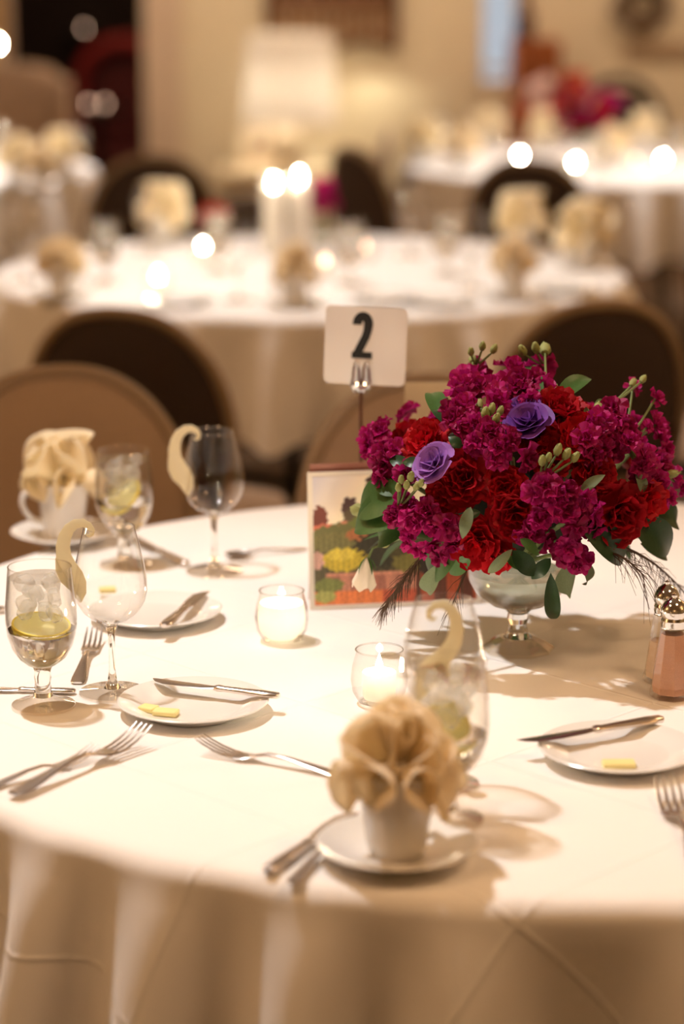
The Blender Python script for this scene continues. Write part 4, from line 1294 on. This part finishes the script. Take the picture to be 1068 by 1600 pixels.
core.lathe([(0, -0.085), (0.05, -0.075), (0.10, -0.03), (0.115, 0.01), (0.085, 0.055), (0.045, 0.08), (0, 0.085)], 20, Matrix.Translation(BC - bq_loc) , 1, 0.82)
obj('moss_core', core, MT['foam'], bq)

# carnations
for i, (x, y, s_) in enumerate(((872, 648, 1.05), (905, 692, 1.05), (862, 712, 0.9), (668, 695, 0.95), (727, 748, 1.05), (742, 842, 1.1), (805, 800, 1.1), (788, 762, 0.85), (958, 800, 1.28), (1002, 785, 1.0), (925, 740, 0.9), (700, 770, 0.8), (836, 690, 0.85), (770, 865, 0.8))):
    P, n = dome(x, y, -0.010)
    piece(CAR[i % 4], bq, P - bq_loc, n, s_ * 1.06)
# a few on the far side
for i in range(9):
    a = radians(25 + i * 16); el = radians(5 + (i * 13) % 30)
    n = Vector((cos(a) * cos(el), sin(a) * cos(el), sin(el)))
    P = BC + Vector((n.x * BR.x, n.y * BR.y, n.z * BR.z)) * 0.84
    piece(CAR[i % 4], bq, P - bq_loc, n, 1.0)
# lisianthus
for me, x, y, s_, pu in ((LIS[0], 680, 727, 0.78, 0.014), (LIS[1], 826, 664, 0.85, 0.006), (LIS[1], 818, 640, 0.6, 0.0)):
    P, n = dome(x, y, pu)
    n = (n + Vector((-0.45, -0.1, 0.6))).normalized()
    piece(me, bq, P - bq_loc, n, s_)

# stock: (axis from pixel, to pixel, half width px, florets, push toward the viewer, buds at the tip)
STOCK = [
    ((742, 572), (712, 668), 34, 20, 0.004, [(736, 556), (752, 548), (768, 552)]),
    ((850, 572), (826, 622), 30, 12, 0.0, [(820, 555), (838, 552)]),
    ((800, 575), (782, 630), 34, 12, 0.0, []),
    ((588, 672), (612, 742), 30, 14, 0.004, []),
    ((752, 680), (800, 712), 36, 15, 0.012, [(766, 648), (778, 650), (757, 655), (772, 662)]),
    ((622, 796), (690, 842), 42, 28, 0.016, [(626, 756), (640, 752), (634, 764), (648, 766), (655, 760), (622, 768)]),
    ((842, 752), (900, 812), 40, 20, 0.020, [(855, 722), (868, 712), (880, 718), (892, 722), (846, 728)]),
    ((950, 636), (975, 700), 36, 16, 0.004, [(985, 604), (1000, 598)]),
    ((1000, 712), (1030, 760), 26, 9, 0.0, [(1040, 742), (1052, 738)]),
    ((878, 850), (905, 880), 30, 10, 0.012, []),
    ((930, 668), (905, 720), 28, 9, 0.0, []),
    ((826, 825), (850, 838), 30, 8, 0.010, []),
    ((905, 770), (925, 840), 26, 8, 0.006, []),
]
n_fl = 0
for (x0, y0), (x1, y1), hwp, nf, pu, buds in STOCK:
    P0, n0 = dome(x0, y0, pu); P1, n1 = dome(x1, y1, pu)
    b0 = rel(P0) if False else P0 - bq_loc
    sp = MB().tube([root_pt, (root_pt + (P1 - bq_loc)) / 2 + Vector((0, 0, 0.01)), P1 - bq_loc - n1 * 0.012, b0 - n0 * 0.010], [0.003, 0.003, 0.0028, 0.002], 6)
    stem = obj('stock_stem', sp, MT['stem'], bq)
    nf = int(nf * 0.72)
    for k in range(nf):
        t = (k + 0.5) / nf
        g = (k * 2.399963)
        rad_ = 1.12 * hwp * sqrt(((k * 7) % nf + 0.5) / nf) * (0.55 + 0.45 * t)
        px_ = x0 + (x1 - x0) * t + rad_ * cos(g); py_ = y0 + (y1 - y0) * t + rad_ * sin(g) * 0.8
        P, n = dome(px_, py_, pu + 0.010 * cos(rad_ / hwp * 1.5) + rnd.uniform(-0.012, 0.008))
        axis = (P0 + (P1 - P0) * t)
        n = (n * 0.5 + (P - axis).normalized() * 0.6 + Vector((rnd.uniform(-0.5, 0.5), -0.25, rnd.uniform(-0.35, 0.5)))).normalized()
        piece(FLO[n_fl % 6], stem, P - bq_loc, n, rnd.uniform(0.85, 1.15)); n_fl += 1
    for bx_, by_ in buds:
        P, n = dome(bx_, by_, pu + 0.012)
        up = (P - P0 + Vector((0, -0.01, 0.03))).normalized()
        piece(BUD, stem, P - bq_loc, up, rnd.uniform(0.9, 1.25))
        base = P0 - bq_loc
        obj('bud_stalk', MB().tube([base, (base + P - bq_loc) / 2 + Vector((0, -0.003, 0)), P - bq_loc + up * 0.001], [0.0022, 0.0016, 0.0012], 5), MT['stem'], stem)
# single florets at the end of thin stalks on the right
for x, y, s_ in ((988, 606, 0.85), (1024, 622, 0.8), (1024, 664, 1.05), (1032, 722, 1.0), (1064, 760, 0.9), (1045, 778, 0.8), (1008, 745, 0.9), (1010, 668, 0.6)):
    P, n = dome(x, y, 0.0)
    st_ = obj('stalk', MB().tube([dome(975, 690)[0] - bq_loc, (dome(975, 690)[0] + P) / 2 - bq_loc + Vector((0, 0, -0.004)), P - bq_loc], [0.002, 0.0016, 0.0014], 5), MT['stem'], bq)
    piece(FLO[int(x) % 6], st_, P - bq_loc, (n + Vector((0.3, -0.6, 0.1))).normalized(), s_)
# far side stock
for i in range(6):
    a = radians(15 + i * 30)
    n = Vector((cos(a) * 0.8, sin(a) * 0.8, 0.3)).normalized()
    C_ = BC + Vector((n.x * BR.x, n.y * BR.y, n.z * BR.z)) * 0.9
    stem = obj('stock_stem', MB().tube([root_pt, C_ - bq_loc], 0.003, 6), MT['stem'], bq)
    for k in range(8):
        d = Vector((rnd.uniform(-1, 1), rnd.uniform(-1, 1), rnd.uniform(-1, 1))) * 0.024
        piece(FLO[k % 6], stem, C_ - bq_loc + d + n * 0.006, (n + d * 20).normalized(), 1.0)

# leaves: kind, base pixel, tip pixel, push
for kind, a, b, pa, pb, wd_ in (
        ('g', (866, 630), (924, 590), 0.0, 0.02, 0.75), ('d', (720, 700), (700, 682), 0.012, 0.02, 1.6), ('e', (735, 792), (722, 842), 0.02, 0.03, 1.0),
        ('d', (905, 815), (972, 882), 0.01, 0.03, 0.9), ('d', (985, 815), (1046, 862), 0.0, 0.012, 1.1), ('d', (860, 895), (865, 968), 0.024, 0.026, 0.5),
        ('b', (640, 775), (560, 800), 0.0, 0.008, 0.9), ('b', (650, 800), (552, 826), 0.0, 0.0, 0.8), ('b', (632, 770), (585, 752), -0.01, 0.0, 1.1), ('b', (648, 815), (590, 845), -0.01, 0, 0.9),
        ('g', (715, 862), (670, 900), 0.01, 0.02, 1.2), ('g', (735, 868), (702, 898), 0.012, 0.02, 1.2), ('g', (790, 870), (822, 892), 0.02, 0.03, 1.4), ('d', (800, 860), (835, 900), 0.02, 0.03, 1.2),
        ('g', (812, 842), (842, 868), 0.03, 0.034, 1.3), ('e', (800, 858), (762, 895), 0.02, 0.026, 0.7), ('e', (690, 880), (668, 925), 0.0, 0.012, 0.8), ('e', (900, 870), (892, 930), 0.0, 0.016, 0.7),
        ('e', (905, 872), (908, 912), 0.0, 0.01, 0.7), ('e', (905, 770), (945, 742), 0.02, 0.03, 0.9), ('e', (1005, 770), (990, 735), 0.01, 0.01, 1.2), ('g', (690, 660), (672, 612), -0.01, -0.02, 0.9), ('d', (700, 665), (680, 640), 0, -0.01, 1.2),
        ('g', (845, 640), (826, 570), 0.0, 0.0, 0.6), ('g', (930, 665), (940, 622), 0.0, 0.0, 1.0), ('e', (925, 660), (908, 632), 0, 0, 0.6), ('d', (640, 735), (608, 715), 0.004, 0.01, 1.1), ('d', (660, 728), (628, 722), 0.01, 0.014, 1.2),
        ('d', (860, 872), (830, 905), 0.02, 0.03, 1.1), ('d', (750, 800), (718, 812), 0.0, 0.012, 1.2), ('d', (1000, 850), (1040, 870), -0.03, -0.05, 1.0), ('d', (1020, 800), (1055, 822), -0.04, -0.05, 1.0)):
    A, _ = dome(a[0], a[1], pa); B, _ = dome(b[0], b[1], pb)
    leaf_obj(bq, kind, A - bq_loc, B - bq_loc, Vector((rnd.uniform(-0.3, 0.3), -1, 0.55)), wd_)
for i in range(14):
    a = radians(10 + i * 13)
    A = BC + Vector((cos(a) * 0.10, sin(a) * 0.085, -0.075)); B = BC + Vector((cos(a) * 0.185, sin(a) * 0.16, -0.095 + 0.03 * sin(i * 2.1)))
    leaf_obj(bq, 'dgb'[i % 3], A - bq_loc, B - bq_loc, Vector((0, 0, 1)), 1.0)
# upright buds
for (x, y), (bx_, by_), s_ in (((851, 546), (848, 625), 1.7), ((831, 592), (842, 640), 1.3), ((560, 797), (640, 800), 1.9), ((934, 640), (928, 680), 1.6), ((866, 606), (860, 640), 1.2), ((738, 560), (735, 600), 1.2), ((748, 628), (750, 650), 1.1), ((884, 650), (880, 670), 0.8), ((600, 848), (650, 830), 1.5)):
    P, n = dome(x, y, 0.004); Q, _ = dome(bx_, by_, 0.0)
    up = (P - Q).normalized()
    st_ = obj('bud_stalk', MB().tube([Q - bq_loc, (P + Q) / 2 - bq_loc + Vector((0.002, 0, 0)), P - bq_loc - up * 0.004], [0.0018, 0.0015, 0.0013], 6), MT['stem'], bq)
    piece(BUD, st_, P - bq_loc - up * 0.010, up, s_)
# drooping white bell
P, _ = dome(572, 880, 0.0); Q, _ = dome(650, 835, 0.0); T_, _ = dome(603, 848, 0.004)
bell = MB()
def bellf(u, v):
    a = 2 * pi * u
    r0 = 0.0025 + 0.0115 * v ** 0.7 + 0.002 * v * v * cos(5 * a)
    return (r0 * cos(a), r0 * sin(a), -0.036 * v + 0.004 * v ** 3 * cos(5 * a))
bell.grid(bellf, 30, 10, wrap=True)
st_ = obj('bell_stalk', MB().tube([Q - bq_loc, T_ - bq_loc, (T_ + P) / 2 - bq_loc + Vector((-0.004, 0, 0.006)), P - bq_loc + Vector((0.002, 0, 0.006))], [0.0018, 0.0016, 0.0014, 0.0016], 6), MT['stem'], bq)
bo = obj('bell_flower', bell, MT['white_petal'], st_); bo.location = P - bq_loc + Vector((0.001, 0, 0.006)); bo.rotation_euler = (0.1, 0.14, 0)
for k in range(4):
    a = 2 * pi * k / 4 + 0.5
    leaf_obj(st_, 'g', P - bq_loc + Vector((0.001, 0, 0.008)), P - bq_loc + Vector((0.001 + 0.012 * cos(a), 0.012 * sin(a), -0.012)), Vector((cos(a), sin(a), 0.5)), 0.5)


def plume(a, b, n, ln, seed, sag=0.02, side=0):
    r_ = random.Random(seed); m = MB()
    a, b = Vector(a), Vector(b); d = b - a
    path = [a + d * t + Vector((0, 0, sag * sin(pi * t))) for t in [i / 8 for i in range(9)]]
    m.tube(path, [0.0022 - 0.0018 * i / 8 for i in range(9)], 6)
    for i in range(n):
        t = 0.12 + 0.85 * i / n
        p = a + d * t + Vector((0, 0, sag * sin(pi * t)))
        q = (d.normalized() * 0.7 + Vector((r_.uniform(-0.5, 0.5), r_.uniform(-0.6, 0.6), r_.uniform(-0.9, 0.25))) + Vector((side, 0, 0))).normalized()
        L = ln * r_.uniform(0.6, 1.1)
        m.tube([p, p + q * L * 0.5, p + q * L + Vector((0, 0, -0.25 * L))], [0.0005, 0.0004, 0.0002], 3)
    o = obj('plume', m, MT['feather'], bq)
    return o


PA, _ = dome(960, 850); PB = atY(1085, 944, PA.y + 0.15)
plume(PA - bq_loc, PB - bq_loc, 60, 0.040, 1, 0.012)
PA2, _ = dome(940, 862); PB2 = atY(1010, 905, PA2.y - 0.06)
plume(PA2 - bq_loc, PB2 - bq_loc, 26, 0.05, 2, 0.008)
PA, _ = dome(665, 862); PB = atY(597, 952, PA.y - 0.01)
plume(PA - bq_loc, PB - bq_loc, 150, 0.026, 3, 0.002)
PA, _ = dome(730, 885); PB = atY(700, 960, PA.y - 0.03)
plume(PA - bq_loc, PB - bq_loc, 14, 0.035, 4, 0.0)


# ------------------------------------------------------------------ second table: settings far out of focus
def far_cup(px, py, nap, where, look, cr=0.0, nr=0.0, sz=1.0):
    napkin_cup(on(px, py), cr, nap, nr, where, look, sz)


far_cup(460, 478, NAP1, 'at the front middle of the second table', 'peach ruffled', 0.5, 1.0)
far_cup(800, 466, NAP1, 'at the front right of the second table', 'golden ruffled', 1.5, 2.0)
far_cup(96, 466, NAP1, 'at the front left of the second table', 'peach ruffled', 2.5, 3.0)
far_cup(256, 380, NAP2, 'at the back left of the second table', 'big tan', 1.0, 4.0, 1.25)
far_cup(815, 398, NAP2, 'at the back right of the second table', 'tall cream', 0.3, 0.6, 1.25)
far_cup(912, 418, NAP2, 'at the right end of the second table', 'wide yellowish', 0.7, 2.6, 1.3)
for x, y, l in ((340, 424, 'between two candles on the second table'), (696, 430, 'at the back right of the second table'), (165, 442, 'left of the bright candle on the second table'), (545, 444, 'behind the number card on the second table')):
    GOBS.put(on(x, y), x * 0.1, 'blurred water goblet ' + l)
for x, y, l in ((372, 470, 'right of the bright candle on the second table'), (735, 452, 'left of the golden napkin on the second table'), (236, 395, 'before the big tan napkin on the second table'), (640, 400, 'behind the goblets at the back of the second table'), (40, 440, 'at the left end of the second table')):
    WIN.put(on(x, y), x * 0.1, 'blurred wine glass ' + l)
for x, y, l in ((600, 470, 'near the front of the second table above the number card'), (280, 475, 'before the bright candle on the second table'), (690, 475, 'left of the golden napkin cup'), (880, 455, 'right of the golden napkin cup')):
    PL.put(on(x, y, TZ), 0, 'white plate ' + l)
VO.put(on(247, 458), 0, 'bright votive candle at the front left of the second table')
VO.put(on(318, 408), 0, 'bright votive candle in the left middle of the second table')
VOD = Proto(make_votive('flame_dim', 0.026), 'dim votive candles')
VOD.put(on(508, 430), 0, 'dim candle added as a glass highlight right of the pillar candles')  # these three flames are added, standing in for glints on glass
VOD.put(on(570, 406), 0, 'dim candle added as a glass highlight behind the number card on the second table')
VOD.put(on(437, 378), 0, 'dim candle added as a glass highlight at the foot of the pillar candles')


def make_pillar(h):
    t = thing('pillar_candle', 'x', 'candle')
    obj('glass_cylinder', MB().lathe([(0, 0.004), (0.036, 0.0), (0.038, 0.004), (0.038, h + 0.03)], 28), MT['thin'], t)
    obj('wax', MB().lathe([(0, 0.006), (0.030, 0.006), (0.030, h - 0.008), (0.0285, h - 0.003), (0.022, h - 0.010), (0, h - 0.012)], 24), MT['wax'], t)
    obj('wick', MB().tube([(0, 0, h - 0.013), (0, 0, h - 0.003)], 0.001, 5), MT['wick'], t)
    obj('flame', MB().lathe([(0, 0), (0.004, 0.004), (0.0058, 0.011), (0.0050, 0.019), (0.0024, 0.028), (0, 0.036)], 12, Matrix.Translation((0, 0, h - 0.005))), MT['flame'], t)
    return t


PI_ = Proto(make_pillar(0.185))
p = on(428, 398); PI_.put(p, 0, 'tall lit pillar candle in glass, left of the pair on the second table')
PI2 = make_pillar(0.196); q = on(468, 394); PI2.location = q; PI2['label'] = 'slightly taller lit pillar candle in glass, right of the pair'

# flower vases on the second table
vz = on(503, 385)
fv = thing('flower_vase', 'clear vase with magenta stock beside the pillar candles', 'flowers', vz)
ht = atY(503, 302, vz.y).z - vz.z
obj('vase', MB().lathe([(0, 0.004), (0.028, 0), (0.030, 0.004), (0.024, 0.05), (0.026, 0.13), (0.030, 0.15)], 24), MT['thin'], fv)
obj('water', MB().lathe([(0, 0.006), (0.026, 0.006), (0.022, 0.05), (0.0225, 0.08), (0, 0.08)], 20), thin_glass('posy_water', (0.88, 0.9, 0.86, 1)), fv)
for k in range(3):
    a = k * 2.1
    stm = obj('stem', MB().tube([(0.01 * cos(a), 0.01 * sin(a), 0.01), (0.018 * cos(a), 0.018 * sin(a), ht)], 0.0028, 6), MT['stem'], fv)
    for i in range(9):
        d = Vector((rnd.uniform(-1, 1), rnd.uniform(-1, 1), rnd.uniform(-1.3, 1.1))) * 0.027
        piece(FLO[i % 6], stm, Vector((0.018 * cos(a), 0.018 * sin(a), ht)) + d, (d + Vector((0, -0.02, 0.02))).normalized(), 1.25)
vz = on(332, 376)
rv = thing('rose_posy', 'small red flower posy in a glass before the dark bench', 'flowers', vz)
ht = atY(332, 334, vz.y).z - vz.z
obj('vase', MB().lathe([(0, 0.003), (0.024, 0), (0.026, 0.003), (0.028, 0.05)], 20), MT['thin'], rv)
for k in range(3):
    a = k * 2.1 + 0.4
    stm = obj('stem', MB().tube([(0.008 * cos(a), 0.008 * sin(a), 0.006), (0.018 * cos(a), 0.018 * sin(a), ht - 0.01)], 0.003, 6), MT['stem'], rv)
    piece(CAR[1], stm, Vector((0.02 * cos(a), 0.02 * sin(a), ht - 0.012 * (k % 2))), (cos(a) * 0.5, sin(a) * 0.5 - 0.4, 0.8), 1.1)

# ------------------------------------------------------------------ far right table
far = [(662, 254, NAP2, 'at the left end of the far right table', 'pale cream'), (722, 262, NAP1, 'at the front left of the far right table', 'cream ruffled'), (762, 236, NAP2, 'at the back left of the far right table', 'cream'), (848, 238, NAP2, 'behind the first candle on the far right table', 'pale'),
       (955, 262, NAP1, 'before the far right flowers', 'cream ruffled'), (1008, 240, NAP2, 'right of the far right flowers', 'pale cream')]
for x, y, nb, wh, lk in far: far_cup(x, y, nb, wh, lk, x * 0.2, x * 0.3, 1.15)
for x, y, l in ((812, 262, 'leftmost bright candle above the dark chair on the far right table'), (898, 272, 'second bright candle on the far right table'), (1035, 267, 'bright candle at the right edge on the far right table')):
    VO.put(on(x, y), 0, l)
VOD.put(on(992, 266), 0, 'dim candle between two bright ones on the far right table')
for x, y, l in ((690, 240, 'among the napkins at the left of the far right table'), (936, 277, 'in front of the flowers on the far right table'), (1060, 262, 'at the right picture edge on the far right table')):
    GOBS.put(on(x, y), 0, 'small blurred water goblet ' + l)
for x, y, l in ((780, 262, 'beside the first candle on the far right table'), (870, 262, 'between two candles on the far right table')):
    WIN.put(on(x, y), 0, 'small blurred wine glass ' + l)
fb = on(905, 254)
f3 = thing('flower_arrangement', 'distant bouquet of magenta, coral and blush flowers on the far right table', 'flowers', fb)
obj('vase', MB().lathe([(0, 0), (0.045, 0), (0.044, 0.004), (0.014, 0.016), (0.012, 0.045), (0.05, 0.07), (0.066, 0.11), (0.06, 0.11), (0, 0.06)], 24), MT['thin'], f3)
fl_mats = {'c': petal_mat('coral_petals', (0.62, 0.10, 0.05, 1), 0.3, 0.2), 'w': petal_mat('blush_petals', (0.85, 0.64, 0.55, 1), 0.3, 0.1)}
CARc = carnation(21).mesh('carnation'); CARc.materials.append(fl_mats['c'])
CARw = carnation(22).mesh('carnation'); CARw.materials.append(fl_mats['w'])
FY = fb.y
for px_, py_, kind, s_ in ((838, 140, 'w', 1.3), (852, 128, 'w', 1.0), (830, 155, 'w', 1.0), (846, 158, 'w', 1.1), (892, 125, 'c', 1.1), (900, 142, 'c', 1.3), (888, 150, 'c', 1.0), (818, 172, 'c', 0.8), (870, 170, 'c', 0.8), (906, 120, 'c', 0.8)):
    for dy in (-0.12, 0.02):
        P = atY(px_, py_, FY + dy); piece(CARc if kind == 'c' else CARw, f3, P - fb, (rnd.uniform(-0.3, 0.3), -0.8, 0.5), s_)
for i in range(64):
    px_ = rnd.uniform(862, 968); py_ = rnd.uniform(135, 198)
    if abs(px_ - 915) / 60 + abs(py_ - 170) / 45 > 1.15: continue
    P = atY(px_, py_, FY + rnd.uniform(-0.13, 0.04)); piece(CAR[i % 4] if i % 3 == 0 else FLO[i % 6], f3, P - fb, (rnd.uniform(-0.5, 0.5), -0.8, 0.5), 1.0 if i % 3 == 0 else 1.6)
for i in range(14):
    a = i * 0.45
    leaf_obj(f3, 'dgb'[i % 3], (0.04 * cos(a), 0.04 * sin(a), 0.11), (0.16 * cos(a), 0.13 * sin(a), 0.12 + 0.04 * sin(i * 1.7)), Vector((0, 0, 1)), 1.0)
obj('foliage_core', MB().lathe([(0, 0.09), (0.04, 0.10), (0.06, 0.13), (0.055, 0.17), (0.03, 0.2), (0, 0.21)], 16), MT['foam'], f3)

# ------------------------------------------------------------------ far left table
for x, y, nb, wh, lk in ((28, 288, NAP2, 'at the front of the far left table', 'pale cream'), (98, 276, NAP2, 'at the right rim of the far left table', 'pale tan'), (64, 296, NAP1, 'between the two pale ones on the far left table', 'ruffled cream')):
    far_cup(x, y, nb, wh, lk, x * 0.3, x * 0.4, 1.15)
for x, y, l in ((2, 262, 'at the left picture edge on the far left table'), (120, 268, 'at the far right rim of the far left table')):
    GOBS.put(on(x, y), 0, 'small blurred water goblet ' + l)

# candle stand at the left edge, and dim lights in the lounge
cs0 = atY(-4, 66, 11.75)
cs_ = thing('candle_stand', 'tall thin candle stand at the upper left edge before the curtain', 'candle stand', (cs0.x, 11.75, 0))
hh = cs0.z - 0.02
obj('base', MB().lathe([(0, 0), (0.1, 0), (0.1, 0.01), (0.03, 0.025), (0.012, 0.05), (0, 0.05)], 20), MT['legs'], cs_)
obj('pole', MB().tube([(0, 0, 0.04), (0, 0, hh - 0.1)], 0.009, 8), MT['legs'], cs_)
obj('drip_pan', MB().lathe([(0, hh - 0.105), (0.03, hh - 0.1), (0.036, hh - 0.09), (0, hh - 0.098)], 16), MT['legs'], cs_)
obj('wax', MB().lathe([(0, hh - 0.1), (0.011, hh - 0.1), (0.010, hh - 0.005), (0, hh - 0.004)], 12), MT['wax'], cs_)
obj('flame', MB().lathe([(0, 0), (0.0045, 0.004), (0.0062, 0.012), (0.003, 0.026), (0, 0.036)], 12, Matrix.Translation((0, 0, hh - 0.003))), MT['flame'], cs_)
# lounge: a small round table with two tea lights and a wall bracket with one
lz = atY(151, 160, 13.05)
lo = thing('pedestal_table', 'small dark pedestal table with two tea lights in the lounge', 'table', (lz.x, 13.05, 0))
obj('table_top', MB().lathe([(0, lz.z - 0.05), (0.17, lz.z - 0.05), (0.175, lz.z - 0.04), (0.17, lz.z - 0.03), (0, lz.z - 0.03)], 28), blk, lo)
obj('pedestal', MB().lathe([(0.16, 0), (0.15, 0.02), (0.03, 0.05), (0.022, lz.z - 0.1), (0.06, lz.z - 0.05)], 16), blk, lo)


def make_tealight():
    t = thing('tea_light', 'x', 'candle')
    obj('holder', MB().lathe([(0, 0), (0.02, 0), (0.022, 0.004), (0.022, 0.028), (0.020, 0.028), (0.018, 0.008), (0, 0.008)], 16), MT['thin'], t)
    obj('wax', MB().lathe([(0, 0.004), (0.017, 0.004), (0.017, 0.016), (0, 0.015)], 14), MT['wax'], t)
    obj('flame', MB().lathe([(0, 0.015), (0.004, 0.019), (0.0055, 0.026), (0.003, 0.036), (0, 0.044)], 10), MT['flame_dim'], t)
    return t


TL = Proto(make_tealight(), 'tea lights in the lounge')
for x, l in ((138, 'left of two dim tea lights in the lounge doorway'), (164, 'right of two dim tea lights in the lounge doorway')):
    p = atY(x, 152, 13.0); TL.put((p.x, 13.0, lz.z - 0.0295), 0, l)
sp_ = atY(131, 42, 15.35)
sh = thing('wall_bracket', 'small dark bracket shelf high on the lounge wall', 'shelf', (sp_.x, 15.42, sp_.z - 0.035))
obj('shelf_board', MB().box(-0.12, 0.12, -0.1, 0.08, -0.02, 0), blk, sh, smooth=False)
for sx in (-1, 1):
    obj('support', MB().tube([(sx * 0.08, 0.075, -0.12), (sx * 0.08, -0.06, -0.02)], 0.008, 6), blk, sh)
TL.put((sp_.x, 15.37, sp_.z - 0.0345), 0, 'dim tea light on the high bracket in the lounge')

# anything not placed is removed
for pr in (CH, TBL, GOB, WIN, GOBS, PL, SA, CUP, NAP1, NAP2, FK, KN, SP, VO, VOD, PI_, TL):
    if not pr.used:
        def kill(o):
            for c in list(o.children): kill(c)
            bpy.data.objects.remove(o)
        kill(pr.root)
